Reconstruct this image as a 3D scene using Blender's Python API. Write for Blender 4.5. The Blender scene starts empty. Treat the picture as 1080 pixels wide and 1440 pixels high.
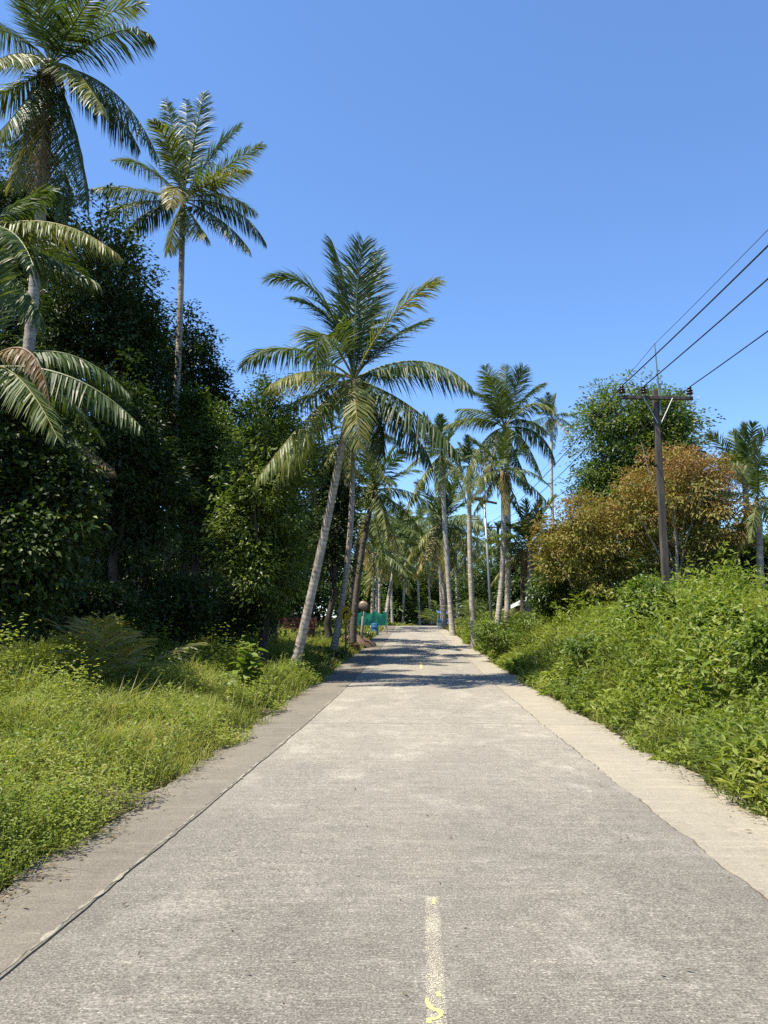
import bpy, math, random
import numpy as np
from mathutils import Vector

random.seed(7)
SC = bpy.context.scene
COL = SC.collection

# ---------------------------------------------------------------- camera
F_PX, CX, CY, HORIZON = 1060.0, 540.0, 720.0, 885.0     # photograph 1080 x 1440
CAM_H = 1.6
PITCH = math.atan((HORIZON - CY) / F_PX)
cam_d = bpy.data.cameras.new('camera')
cam = bpy.data.objects.new('camera', cam_d)
COL.objects.link(cam)
cam_d.sensor_fit = 'VERTICAL'
cam_d.sensor_height = 24.0
cam_d.lens = 24.0 * F_PX / 1440.0
cam_d.clip_start = 0.05
cam_d.clip_end = 3000
cam.location = (0, 0, CAM_H)
cam.rotation_euler = (math.pi / 2 + PITCH, 0, 0)
SC.camera = cam

# ---------------------------------------------------------------- sky, sun, exposure
SUN_EL = math.radians(66)
SUN_AZ = math.radians(-114)          # 0 = along the road (+Y), negative = to the left
sun_dir = Vector((math.cos(SUN_EL) * math.sin(SUN_AZ), math.cos(SUN_EL) * math.cos(SUN_AZ), math.sin(SUN_EL)))
world = bpy.data.worlds.new('World')
SC.world = world
world.use_nodes = True
wn = world.node_tree.nodes
wl = world.node_tree.links
bg = wn['Background']
sky = wn.new('ShaderNodeTexSky')
sky.sky_type = 'NISHITA'
sky.sun_disc = False
sky.sun_elevation = SUN_EL
sky.sun_rotation = SUN_AZ
sky.altitude = 0
sky.air_density = 1.0
sky.dust_density = 0.0
sky.ozone_density = 10.0
wl.new(sky.outputs[0], bg.inputs[0])
bg.inputs[1].default_value = 0.124
sd = bpy.data.lights.new('sun', 'SUN')
sd.energy = 5.0
sd.angle = math.radians(0.5)
sd.color = (1.0, 0.92, 0.78)
sun = bpy.data.objects.new('sun', sd)
COL.objects.link(sun)
sun.rotation_euler = sun_dir.to_track_quat('Z', 'Y').to_euler()
sun.location = (-20, 10, 60)
SC.view_settings.view_transform = 'Standard'
SC.view_settings.look = 'None'
SC.view_settings.exposure = 1.05
SC.view_settings.gamma = 1.0
SC.render.engine = 'CYCLES'
SC.cycles.max_bounces = 6
SC.cycles.diffuse_bounces = 3
SC.cycles.glossy_bounces = 2
SC.cycles.transmission_bounces = 3
SC.cycles.caustics_reflective = False
SC.cycles.caustics_refractive = False
SC.cycles.use_denoising = False

# ---------------------------------------------------------------- helpers
def pt(px, py, D):
    """world point seen at photograph pixel (px, py) at distance D along the road"""
    u, v = (px - CX) / F_PX, (CY - py) / F_PX
    c, s = math.cos(PITCH), math.sin(PITCH)
    y = c - v * s
    k = D / y
    return np.array([u * k, D, CAM_H + (s + v * c) * k])

ROAD_P = [(-30, 0), (16, 0), (30, .26), (41, .64), (60, 1.22), (75, 1.66), (90, 2.0), (98, 2.08), (108, 1.9), (130, 1.1), (180, -1.0), (900, -6)]
_ry = np.array([p[0] for p in ROAD_P], float)
_rz = np.array([p[1] for p in ROAD_P], float)
def road_z(y):
    y = np.asarray(y, float)
    return sum(np.interp(y + d, _ry, _rz) for d in (-6, -4, -2, 0, 2, 4, 6)) / 7.0
def road_x(y):
    y = np.asarray(y, float)
    yy = np.clip(y, -30, 130)
    return 0.04 + 0.051 * yy - 0.00015 * yy * yy + .03 * np.clip(yy - 92, 0, 26) ** 2     # bends right past the crest
L_EDGE, R_EDGE = -2.0, 2.0

def _hash(ix, iy, seed):
    n = (ix.astype(np.int64) * 374761393 + iy.astype(np.int64) * 668265263 + seed * 1442695041) & 0x7fffffff
    n = ((n ^ (n >> 13)) * 1274126177) & 0x7fffffff
    n = n ^ (n >> 16)
    return (n & 0xffff) / 65535.0
def vnoise(x, y, scale, seed=0):
    x = np.asarray(x, float) / scale + 1000; y = np.asarray(y, float) / scale + 1000
    ix = np.floor(x); iy = np.floor(y)
    fx = x - ix; fy = y - iy
    fx = fx * fx * (3 - 2 * fx); fy = fy * fy * (3 - 2 * fy)
    a = _hash(ix, iy, seed); b = _hash(ix + 1, iy, seed); c = _hash(ix, iy + 1, seed); d = _hash(ix + 1, iy + 1, seed)
    return (a * (1 - fx) + b * fx) * (1 - fy) + (c * (1 - fx) + d * fx) * fy
def sstep(a, b, x):
    t = np.clip((x - a) / (b - a), 0, 1)
    return t * t * (3 - 2 * t)
def hz(x, y):
    """ground height"""
    x = np.asarray(x, float); y = np.asarray(y, float)
    s = x - road_x(y)
    z = road_z(y)
    right = sstep(3.0, 7.6, s) * (1.6 - .85 * sstep(24, 48, y)) * (.26 + .74 * sstep(8, 20, y)) + 1.0 * sstep(10, 45, s)
    left = sstep(2.8, 12.0, -s) * (1.15 - .5 * sstep(32, 45, y)) + 1.6 * sstep(12, 45, -s)
    n = (vnoise(x, y, 2.3, 3) - .5) * .22 + (vnoise(x, y, 9.0, 5) - .5) * .5 * sstep(4, 14, np.abs(s))
    off = sstep(2.5, 3.5, np.abs(s))
    return z + right + left + n * off - .10 * (1 - off) - .02
def hz1(x, y):
    return float(hz(np.array([x]), np.array([y]))[0])

def link(o, parent=None):
    COL.objects.link(o)
    if parent is not None:
        o.parent = parent
    return o
def tag(o, label, cat, group=None, kind=None):
    o['label'] = label
    o['category'] = cat
    if group: o['group'] = group
    if kind: o['kind'] = kind
    return o
def empty(name, loc=(0, 0, 0)):
    o = bpy.data.objects.new(name, None)
    o.location = tuple(float(c) for c in loc)
    o.empty_display_size = .3
    COL.objects.link(o)
    return o
def mesh_data(name, V, T, v=None, mat=None, smooth=False):
    """V (n,3) verts, T (m,3|4) faces, v (m,) face attribute"""
    V = np.ascontiguousarray(V, np.float32); T = np.ascontiguousarray(T, np.int32)
    me = bpy.data.meshes.new(name)
    m, k = T.shape
    me.vertices.add(len(V)); me.vertices.foreach_set('co', V.ravel())
    me.loops.add(m * k); me.loops.foreach_set('vertex_index', T.ravel())
    me.polygons.add(m)
    me.polygons.foreach_set('loop_start', np.arange(0, m * k, k, dtype=np.int32))
    if v is not None:
        a = me.attributes.new('v', 'FLOAT', 'FACE')
        a.data.foreach_set('value', np.ascontiguousarray(v, np.float32))
    me.update(calc_edges=True)
    me.polygons.foreach_set('use_smooth', np.full(m, smooth, bool))
    if mat: me.materials.append(mat)
    return me
def mobj(name, V, T, mat, parent=None, v=None, smooth=False):
    return link(bpy.data.objects.new(name, mesh_data(name, V, T, v, mat, smooth)), parent)

class MB:
    """quad / tri collector for small built things"""
    def __init__(s): s.V = []; s.F = []
    def box(s, c, size, rz=0.0, rx=0.0, ry=0.0, taper=1.0):
        n = len(s.V)
        for sz in (-1, 1):
            k = 1.0 if sz < 0 else taper
            for sx, sy in ((-1, -1), (1, -1), (1, 1), (-1, 1)):
                p = Vector((sx * size[0] / 2 * k, sy * size[1] / 2 * k, sz * size[2] / 2))
                if rx: p = Vector((p.x, p.y * math.cos(rx) - p.z * math.sin(rx), p.y * math.sin(rx) + p.z * math.cos(rx)))
                if ry: p = Vector((p.x * math.cos(ry) + p.z * math.sin(ry), p.y, -p.x * math.sin(ry) + p.z * math.cos(ry)))
                if rz: p = Vector((p.x * math.cos(rz) - p.y * math.sin(rz), p.x * math.sin(rz) + p.y * math.cos(rz), p.z))
                s.V.append((p.x + c[0], p.y + c[1], p.z + c[2]))
        for f in ((3, 2, 1, 0), (4, 5, 6, 7), (0, 1, 5, 4), (1, 2, 6, 5), (2, 3, 7, 6), (3, 0, 4, 7)):
            s.F.append(tuple(n + i for i in f))
        return s
    def tube(s, path, radii, sides=8, cap=True):
        V, T = tube_arrays(np.array(path, float), np.array(radii, float), sides)
        n = len(s.V)
        s.V += [tuple(p) for p in V]
        s.F += [tuple(int(i) + n for i in f) for f in T]
        if cap:
            s.F.append(tuple(n + i for i in range(sides))[::-1])
            m = len(V) - sides
            s.F.append(tuple(n + m + i for i in range(sides)))
        return s
    def lathe(s, c, prof, sides=16):
        """prof: list of (r, z)"""
        n = len(s.V)
        for r, z in prof:
            for i in range(sides):
                a = 2 * math.pi * i / sides
                s.V.append((c[0] + r * math.cos(a), c[1] + r * math.sin(a), c[2] + z))
        for j in range(len(prof) - 1):
            for i in range(sides):
                k = (i + 1) % sides
                s.F.append((n + j * sides + i, n + j * sides + k, n + (j + 1) * sides + k, n + (j + 1) * sides + i))
        return s
    def build(s, name, mat, parent=None, smooth=False, bevel=0.0):
        me = bpy.data.meshes.new(name)
        me.from_pydata(s.V, [], s.F)
        me.update()
        if smooth: me.polygons.foreach_set('use_smooth', np.ones(len(me.polygons), bool))
        me.materials.append(mat)
        o = link(bpy.data.objects.new(name, me), parent)
        if bevel:
            b = o.modifiers.new('bevel', 'BEVEL'); b.width = bevel; b.segments = 2; b.limit_method = 'ANGLE'
        return o

def tube_arrays(path, radii, sides, wob=None):
    n = len(path)
    tan = np.gradient(path, axis=0)
    tan /= np.linalg.norm(tan, axis=1)[:, None] + 1e-9
    ref = np.array([0, 1.0, 0.13]) if abs(tan[:, 1].mean()) < .8 else np.array([1.0, 0, .1])
    a = np.cross(tan, ref); a /= np.linalg.norm(a, axis=1)[:, None] + 1e-9
    b = np.cross(tan, a)
    th = np.arange(sides) * 2 * math.pi / sides
    r = radii[:, None] * np.ones(sides)[None, :]
    if wob is not None: r = r * wob
    V = path[:, None, :] + r[..., None] * (np.cos(th)[None, :, None] * a[:, None, :] + np.sin(th)[None, :, None] * b[:, None, :])
    V = V.reshape(-1, 3)
    i = np.arange(n - 1)[:, None] * sides
    j = np.arange(sides)[None, :]; k = (j + 1) % sides
    T = np.stack([i + j, i + k, i + sides + k, i + sides + j], -1).reshape(-1, 4)
    return V, T
def unit(a):
    return a / (np.linalg.norm(a, axis=-1, keepdims=True) + 1e-9)

# ---------------------------------------------------------------- materials
def new_mat(name):
    m = bpy.data.materials.new(name); m.use_nodes = True
    return m, m.node_tree.nodes, m.node_tree.links, m.node_tree.nodes['Principled BSDF']
def ramp(n, stops):
    r = n.new('ShaderNodeValToRGB')
    e = r.color_ramp.elements
    while len(e) < len(stops): e.new(.5)
    for i, (p, c) in enumerate(stops):
        e[i].position = p; e[i].color = (*c, 1)
    return r
def leaf_mat(name, stops, rough=.45, transl=.28, tgain=(1.5, 1.7, .7), spec=.5):
    m, n, l, p = new_mat(name)
    at = n.new('ShaderNodeAttribute'); at.attribute_name = 'v'
    r = ramp(n, stops)
    l.new(at.outputs['Fac'], r.inputs[0])
    l.new(r.outputs[0], p.inputs['Base Color'])
    p.inputs['Roughness'].default_value = rough
    p.inputs['Specular IOR Level'].default_value = spec
    t = n.new('ShaderNodeBsdfTranslucent')
    mul = n.new('ShaderNodeVectorMath'); mul.operation = 'MULTIPLY'
    mul.inputs[1].default_value = tgain
    l.new(r.outputs[0], mul.inputs[0]); l.new(mul.outputs[0], t.inputs['Color'])
    mx = n.new('ShaderNodeMixShader'); mx.inputs[0].default_value = transl
    l.new(p.outputs[0], mx.inputs[1]); l.new(t.outputs[0], mx.inputs[2])
    l.new(mx.outputs[0], n['Material Output'].inputs[0])
    return m
def noise_mat(name, stops, scale=4.0, detail=6, rough=.8, bump=.3, stretch=(1, 1, 1), bscale=None, metallic=0.0, coord='Object', spec=.4):
    m, n, l, p = new_mat(name)
    tc = n.new('ShaderNodeTexCoord'); mp = n.new('ShaderNodeMapping')
    mp.inputs['Scale'].default_value = stretch
    l.new(tc.outputs[coord], mp.inputs[0])
    t = n.new('ShaderNodeTexNoise'); t.inputs['Scale'].default_value = scale; t.inputs['Detail'].default_value = detail
    t.inputs['Roughness'].default_value = .65
    l.new(mp.outputs[0], t.inputs[0])
    r = ramp(n, stops); l.new(t.outputs['Fac'], r.inputs[0]); l.new(r.outputs[0], p.inputs['Base Color'])
    p.inputs['Roughness'].default_value = rough
    p.inputs['Metallic'].default_value = metallic
    p.inputs['Specular IOR Level'].default_value = spec
    if bump:
        t2 = n.new('ShaderNodeTexNoise'); t2.inputs['Scale'].default_value = bscale or scale * 4; t2.inputs['Detail'].default_value = 5
        l.new(mp.outputs[0], t2.inputs[0])
        b = n.new('ShaderNodeBump'); b.inputs['Strength'].default_value = bump; b.inputs['Distance'].default_value = .02
        l.new(t2.outputs['Fac'], b.inputs['Height']); l.new(b.outputs[0], p.inputs['Normal'])
    return m

def concrete_mat(name, dark, mid, light, tine=.5, patch=True):
    m, n, l, p = new_mat(name)
    tc = n.new('ShaderNodeTexCoord')
    def noise(sc, det=4, st=(1, 1, 1), rough=.6):
        mp = n.new('ShaderNodeMapping'); mp.inputs['Scale'].default_value = st
        l.new(tc.outputs['Object'], mp.inputs[0])
        t = n.new('ShaderNodeTexNoise'); t.inputs['Scale'].default_value = sc; t.inputs['Detail'].default_value = det
        t.inputs['Roughness'].default_value = rough
        l.new(mp.outputs[0], t.inputs[0]); return t.outputs['Fac']
    def mix(f, a, b, mode='MIX'):
        x = n.new('ShaderNodeMix'); x.data_type = 'RGBA'; x.blend_type = mode
        for s, i in ((f, 0), (a, 6), (b, 7)):
            if hasattr(s, 'is_output'): l.new(s, x.inputs[i])
            elif i == 0: x.inputs[0].default_value = s
            else: x.inputs[i].default_value = (*s, 1)
        return x.outputs[2]
    def rmp(f, a, b):
        r = n.new('ShaderNodeMapRange'); r.inputs[1].default_value = a; r.inputs[2].default_value = b
        r.clamp = True
        l.new(f, r.inputs[0]); return r.outputs[0]
    big = noise(.55, 5, (1, .45, 1))
    sp = noise(85, 4, (1, 1.1, 1), .8)              # worn paste and aggregate
    base = mix(rmp(sp, .43, .56), dark, mid)
    base = mix(rmp(noise(75, 3, (.7, 1.3, 1), .7), .57, .69), base, light)
    streak = noise(22, 4, (.45, 5.0, 1), .7)             # broken transverse tining
    base = mix(rmp(streak, .54, .86), base, light)
    if patch:
        pale = noise(1.3, 6, (1, .6, 1), .7)
        x = n.new('ShaderNodeMath'); x.operation = 'MULTIPLY'; l.new(rmp(pale, .52, .84), x.inputs[0]); l.new(rmp(noise(60, 3), .42, .6), x.inputs[1])
        base = mix(x.outputs[0], base, light)
        x2 = n.new('ShaderNodeMath'); x2.operation = 'MULTIPLY'; x2.inputs[1].default_value = .9
        l.new(rmp(noise(15, 2), .72, .77), x2.inputs[0])
        base = mix(x2.outputs[0], base, tuple(c * .42 for c in dark))
    st2 = noise(2.2, 5, (.35, 4.0, 1), .7)           # broad transverse drag marks
    base = mix(rmp(st2, .50, .78), base, mix(1.0, base, (1.35, 1.34, 1.30), 'MULTIPLY'))
    base = mix(rmp(noise(5.5, 6, (1, .7, 1), .75), .52, .74), base, mix(1.0, base, (.74, .74, .75), 'MULTIPLY'))
    r = ramp(n, [(.3, (.86, .86, .87)), (.52, (1.0, 1.0, 1.0)), (.72, (1.13, 1.11, 1.07))])
    l.new(big, r.inputs[0])
    base = mix(1.0, base, r.outputs[0], 'MULTIPLY')
    if patch:      # the stretch from about 7 m on is painted paler, for wear and glancing-light brightening
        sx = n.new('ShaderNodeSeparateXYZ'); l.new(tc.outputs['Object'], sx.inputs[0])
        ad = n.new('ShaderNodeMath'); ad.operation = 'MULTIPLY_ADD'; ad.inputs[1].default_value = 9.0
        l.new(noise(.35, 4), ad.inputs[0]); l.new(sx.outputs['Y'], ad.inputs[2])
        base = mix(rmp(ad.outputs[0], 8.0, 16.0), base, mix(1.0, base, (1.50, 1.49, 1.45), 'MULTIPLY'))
    l.new(base, p.inputs['Base Color'])
    p.inputs['Roughness'].default_value = .88
    p.inputs['Specular IOR Level'].default_value = .25
    add = n.new('ShaderNodeMath'); add.operation = 'MULTIPLY_ADD'; add.inputs[1].default_value = tine
    l.new(streak, add.inputs[0]); l.new(sp, add.inputs[2])
    b = n.new('ShaderNodeBump'); b.inputs['Strength'].default_value = .55; b.inputs['Distance'].default_value = .012
    l.new(add.outputs[0], b.inputs['Height']); l.new(b.outputs[0], p.inputs['Normal'])
    return m

M = {}
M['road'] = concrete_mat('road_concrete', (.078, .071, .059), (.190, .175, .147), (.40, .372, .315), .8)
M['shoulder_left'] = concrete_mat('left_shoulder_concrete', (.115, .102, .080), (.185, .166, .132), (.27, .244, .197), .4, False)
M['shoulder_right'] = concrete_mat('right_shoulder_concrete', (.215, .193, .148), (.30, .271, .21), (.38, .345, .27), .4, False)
M['joint'] = noise_mat('joint_dirt', [(.3, (.045, .038, .028)), (.7, (.16, .14, .105))], 9, bump=.5)
M['stripe_worn'] = None
M['yellow'] = noise_mat('yellow_paint', [(.35, (.34, .30, .17)), (.55, (.48, .42, .15))], 40, rough=.7, bump=.2)
M['soil'] = noise_mat('soil', [(.3, (.018, .014, .008)), (.55, (.05, .04, .022)), (.75, (.085, .07, .038))], 1.7, 8, .95, .6, bscale=12)
M['trunk'] = None

def palm_trunk_mat(name, lo, hi):
    m, n, l, p = new_mat(name)
    at = n.new('ShaderNodeAttribute'); at.attribute_name = 'v'
    tc = n.new('ShaderNodeTexCoord')
    t = n.new('ShaderNodeTexNoise'); t.inputs['Scale'].default_value = 5; t.inputs['Detail'].default_value = 8
    t.inputs['Roughness'].default_value = .7
    l.new(tc.outputs['Object'], t.inputs[0])
    r = ramp(n, [(.33, lo), (.66, hi)])
    l.new(t.outputs['Fac'], r.inputs[0])
    r2 = ramp(n, [(0, (.55, .52, .48)), (1, (1.1, 1.1, 1.1))]); l.new(at.outputs['Fac'], r2.inputs[0])
    mx = n.new('ShaderNodeMix'); mx.data_type = 'RGBA'; mx.blend_type = 'MULTIPLY'; mx.inputs[0].default_value = 1
    l.new(r.outputs[0], mx.inputs[6]); l.new(r2.outputs[0], mx.inputs[7])
    l.new(mx.outputs[2], p.inputs['Base Color'])
    p.inputs['Roughness'].default_value = .85
    b = n.new('ShaderNodeBump'); b.inputs['Strength'].default_value = .5; b.inputs['Distance'].default_value = .02
    t2 = n.new('ShaderNodeTexNoise'); t2.inputs['Scale'].default_value = 30; l.new(tc.outputs['Object'], t2.inputs[0])
    l.new(t2.outputs['Fac'], b.inputs['Height']); l.new(b.outputs[0], p.inputs['Normal'])
    return m
M['palm_trunk'] = palm_trunk_mat('palm_bark', (.20, .17, .135), (.46, .40, .33))
M['palm_trunk_pale'] = palm_trunk_mat('pale_palm_bark', (.30, .265, .215), (.62, .56, .47))
M['palm_trunk_dark'] = palm_trunk_mat('dark_palm_bark', (.06, .05, .04), (.17, .145, .115))
M['bark'] = noise_mat('tree_bark', [(.3, (.022, .018, .014)), (.7, (.085, .07, .055))], 3, 8, .9, .7, (1, 1, .3))
M['bark_pale'] = noise_mat('pale_bark', [(.3, (.16, .14, .11)), (.7, (.40, .36, .30))], 3, 8, .9, .5, (1, 1, .3))
# v: 0 deep green .. .5 fresh green .. .8 yellowing .. 1 dead
PALM = [(0, (.028, .048, .012)), (.35, (.054, .090, .020)), (.6, (.138, .168, .038)), (.8, (.27, .225, .065)), (1, (.22, .14, .07))]
M['frond'] = leaf_mat('palm_frond_leaf', PALM, .5, .3, (1.5, 1.5, .6), .4)
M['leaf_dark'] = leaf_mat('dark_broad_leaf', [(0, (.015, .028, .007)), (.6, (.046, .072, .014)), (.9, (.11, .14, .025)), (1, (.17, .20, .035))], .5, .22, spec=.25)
M['leaf_mid'] = leaf_mat('mid_broad_leaf', [(0, (.024, .047, .010)), (.6, (.080, .120, .020)), (1, (.18, .22, .04))], .42, .3, spec=.35)
M['leaf_fresh'] = leaf_mat('fresh_broad_leaf', [(0, (.060, .098, .014)), (.6, (.125, .175, .024)), (1, (.22, .26, .05))], .45, .33, spec=.35)
M['leaf_brown'] = leaf_mat('bronze_leaf', [(0, (.11, .145, .022)), (.35, (.235, .21, .042)), (.65, (.27, .175, .058)), (1, (.275, .16, .075))], .6, .3, (1.3, 1.2, .7), .3)
M['weed'] = leaf_mat('weed_leaf', [(0, (.060, .100, .014)), (.5, (.165, .220, .036)), (.8, (.26, .30, .062)), (1, (.34, .31, .12))], .5, .4, (1.4, 1.4, .6), .3)
M['grass'] = leaf_mat('grass_blade', [(0, (.095, .128, .020)), (.5, (.225, .262, .056)), (.85, (.35, .35, .11)), (1, (.45, .39, .19))], .5, .42, (1.3, 1.3, .6), .25)
M['litter'] = leaf_mat('dry_litter', [(0, (.07, .05, .03)), (1, (.26, .20, .12))], .8, .1, (1, 1, 1), .2)

# ---------------------------------------------------------------- ground
def axis(lo, hi, near_lo, near_hi, fine, coarse):
    a = list(np.arange(lo, near_lo, coarse)) + list(np.arange(near_lo, near_hi, fine)) + list(np.arange(near_hi, hi + coarse, coarse))
    return np.array(a)
gx = np.concatenate([[-900, -500, -260, -150], np.arange(-90, -16, 3.0), np.arange(-16, 20, .5), np.arange(20, 90, 3.0), [150, 260, 500, 900]])
gy = np.concatenate([[-300, -120, -50], np.arange(-20, 60, .6), np.arange(60, 140, 2.0), np.arange(140, 260, 12.0), [320, 500, 800, 1300]])
GX, GY = np.meshgrid(gx, gy)
GZ = hz(GX, GY)
nx, ny = len(gx), len(gy)
i, j = np.meshgrid(np.arange(nx - 1), np.arange(ny - 1))
q = (j * nx + i).ravel()
ground = mobj('ground', np.stack([GX.ravel(), GY.ravel(), GZ.ravel()], 1), np.stack([q, q + 1, q + nx + 1, q + nx], 1), M['soil'], smooth=True)
tag(ground, 'dark brown soil under the verges and woods', 'ground', kind='structure')

# ---------------------------------------------------------------- road
def strip(y0, y1, a, b, top, thick, dy=.25, ja=None, jb=None, seed=0):
    """a slab between lateral offsets a(y) < b(y); a closed block with its own thickness"""
    ys = np.linspace(y0, y1, max(2, int((y1 - y0) / dy) + 1))
    A = np.array([a(y) for y in ys]); B = np.array([b(y) for y in ys])
    c = road_x(ys); z = road_z(ys) + top
    n = len(ys); m = 5
    V = []
    for k in range(m):
        f = k / (m - 1)
        crown = (.012 if thick == .06 and top == 0 else 0.0) * (1 - (2 * f - 1) ** 2)
        V.append(np.stack([c + A * (1 - f) + B * f, ys, z + crown], 1))
    for X in (A, B):
        V.append(np.stack([c + X, ys, z - thick], 1))
    V = np.concatenate(V)
    Fq = []
    r = np.arange(n - 1)
    for k in range(m - 1):
        Fq.append(np.stack([k * n + r, (k + 1) * n + r, (k + 1) * n + r + 1, k * n + r + 1], 1))
    Fq.append(np.stack([m * n + r, r, r + 1, m * n + r + 1], 1))
    Fq.append(np.stack([(m - 1) * n + r, (m + 1) * n + r, (m + 1) * n + r + 1, (m - 1) * n + r + 1], 1))
    T = np.concatenate(Fq)
    ends = []
    for e in (0, n - 1):
        for k in range(m - 1):
            # fan ends down to the bottom pair
            if k < 2: ends.append([m * n + e, k * n + e, (k + 1) * n + e, m * n + e])
            else: ends.append([(m + 1) * n + e, k * n + e, (k + 1) * n + e, (m + 1) * n + e])
    return V, T

road_w = lambda s, e: (lambda y: e)
# bed under the slabs, seen only in the joints
V, T = strip(-12, 107, lambda y: -2.62, lambda y: 2.9, -.016, .10, 1.0)
road = mobj('road', V, T, M['joint'], smooth=False)
tag(road, 'straight worn grey concrete village road running to a low crest', 'road', kind='structure')
def wob(seed, amp):
    return lambda y: amp * (float(vnoise(np.array(y), np.array(0.0), .55, seed)) - .5) + amp * .6 * (float(vnoise(np.array(y), np.array(3.0), .13, seed + 1)) - .5)
wr0 = wob(11, .03); wr1 = lambda y: .035 * (float(vnoise(np.array(y), np.array(5.0), .09, 15)) - .5); wr = lambda y: wr0(y) + wr1(y); wl_ = wob(21, .022); we = wob(31, .14); wer = wob(41, .22)
JOINTS = [-10.8, 1.2, 13.2, 25.2, 37.2, 49.2, 61.2, 73.2, 85.2, 97.2, 106.0]
def lsh(y):  # left shoulder outer edge
    return 2.66 + .42 * float(sstep(5, 22, np.array(y)))
def rsh(y):  # right shoulder outer edge
    return 2.98 + 0.0 * y
for k in range(len(JOINTS) - 1):
    y0, y1 = JOINTS[k] + .008, JOINTS[k + 1] - .008
    dy = .06 if y1 < 27 else .5
    V, T = strip(y0, y1, lambda y: L_EDGE + wl_(y), lambda y: R_EDGE + wr(y), 0, .06, dy)
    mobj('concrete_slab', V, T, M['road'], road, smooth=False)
    V, T = strip(y0, y1, lambda y: -lsh(y) + we(y), lambda y: L_EDGE - .004 + wl_(y) * .9, .010, .06, dy)
    mobj('left_shoulder_slab', V, T, M['shoulder_left'], road)
    V, T = strip(y0, y1, lambda y: R_EDGE + .010 + wr(y) + .02 * float(vnoise(np.array(y), np.array(9.0), .3, 77)), lambda y: rsh(y) + wer(y), -.006, .06, dy)
    mobj('right_shoulder_slab', V, T, M['shoulder_right'], road)

# mortar squeezed up along the left joint, broken into pieces
_r = np.random.default_rng(64)
_V = []; _F = []
_y = 1.6
while _y < 26:
    ln = .08 + .5 * _r.random(); k_ = max(3, int(ln / .05))
    xo = L_EDGE - .018 - .012 * _r.random()
    w_ = .006 + .016 * _r.random()
    for q_ in range(k_ + 1):
        yy = _y + ln * q_ / k_; ww = w_ * (.3 + .9 * _r.random()) * math.sin(math.pi * (q_ + .25) / (k_ + .5))
        zz = float(road_z(yy)) + (.0125 if xo < L_EDGE else .0035)
        cc_ = float(road_x(yy)) + xo + .004 * _r.normal()
        _V += [(cc_ - ww, yy, zz), (cc_, yy, zz + .003), (cc_ + ww, yy, zz)]
        if q_:
            b0 = len(_V) - 6
            _F += [(b0, b0 + 1, b0 + 4, b0 + 3), (b0 + 1, b0 + 2, b0 + 5, b0 + 4)]
    _y += ln * .4 + .25 * _r.random()
mobj('joint_mortar', np.array(_V), np.array(_F), M['shoulder_right'], road)['kind'] = 'stuff'

# worn centre line: thin flakes of paint left on the tops of the concrete
def stripe_mat():
    m, n, l, p = new_mat('worn_line_paint')
    p.inputs['Base Color'].default_value = (.39, .355, .265, 1)
    p.inputs['Roughness'].default_value = .8
    return m
M['stripe_worn'] = stripe_mat()
def flakes(name, y0, y1, xoff, w, n, size, mat, seed, edge=.9):
    r = np.random.default_rng(seed)
    y = y0 + (y1 - y0) * r.random(n); x = xoff + w * (r.random(n) - .5)
    keep = r.random(n) < (.24 + .75 * vnoise(x, y, .22, seed) * vnoise(x, y, .03, seed + 1) ** .5) * (1 - .6 * (np.abs(x - xoff) / w * 2) ** 4)
    x = x[keep]; y = y[keep]; n = len(x)
    s = size * (.5 + r.random(n)); a = r.random(n) * 6.28
    z = road_z(y) + .0132 + .0006 * r.random(n)
    c = road_x(y) + x
    V = np.zeros((n, 6, 3))
    for k in range(6):
        rr = s * (.55 + .6 * r.random(n))
        V[:, k, 0] = c + rr * np.cos(a + k * 1.047); V[:, k, 1] = y + rr * 1.4 * np.sin(a + k * 1.047); V[:, k, 2] = z
    T = np.array([[0, 1, 2, 3], [0, 3, 4, 5]])
    T = (np.arange(n)[:, None, None] * 6 + T[None]).reshape(-1, 4)
    o = mobj(name, V.reshape(-1, 3), T, mat, road)
    o['kind'] = 'stuff'
    return o
flakes('worn_centre_line', 2.0, 4.83, .005, .088, 26000, .0022, M['stripe_worn'], 5, .98)
def paint_patch(name, pts, mat):
    """a poly ribbon of paint following (x offset, y, half width)"""
    V = []; Fq = []
    for x, y, w in pts:
        z = float(road_z(y)) + .0185
        c = float(road_x(y)) + x
        V += [(c - w, y, z), (c + w, y, z)]
    for k in range(len(pts) - 1): Fq.append((2 * k, 2 * k + 1, 2 * k + 3, 2 * k + 2))
    me = bpy.data.meshes.new(name); me.from_pydata(V, [], Fq); me.update(); me.materials.append(mat)
    return link(bpy.data.objects.new(name, me), road)
# remaining yellow of the line: a curl of paint and two specks
def curl(pts, w):
    V = []; Fq = []
    P = np.array(pts, float); tg = np.gradient(P, axis=0); tg = unit(tg); nr = np.stack([-tg[:, 1], tg[:, 0]], 1)
    r = np.random.default_rng(2)
    for k in range(len(P)):
        ww = w * (.7 + .6 * r.random())
        for s in (-1, 1):
            x, y = P[k] + s * ww * nr[k] * np.array([1, 1.5])
            V.append((float(road_x(y)) + x, y, float(road_z(y)) + .0150))
    for k in range(len(P) - 1): Fq.append((2 * k, 2 * k + 1, 2 * k + 3, 2 * k + 2))
    me = bpy.data.meshes.new('yellow_paint_remnant'); me.from_pydata(V, [], Fq); me.update(); me.materials.append(M['yellow'])
    link(bpy.data.objects.new('yellow_paint_remnant', me), road)
curl([(x, 3.565 - (3.32 - y) * .65) for x, y in ((-.032, 3.32), (-.034, 3.27), (-.022, 3.21), (-.008, 3.175), (.014, 3.16), (.026, 3.13), (.022, 3.09), (.008, 3.06), (-.012, 3.05), (-.026, 3.04), (-.030, 3.00))], .010)
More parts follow.
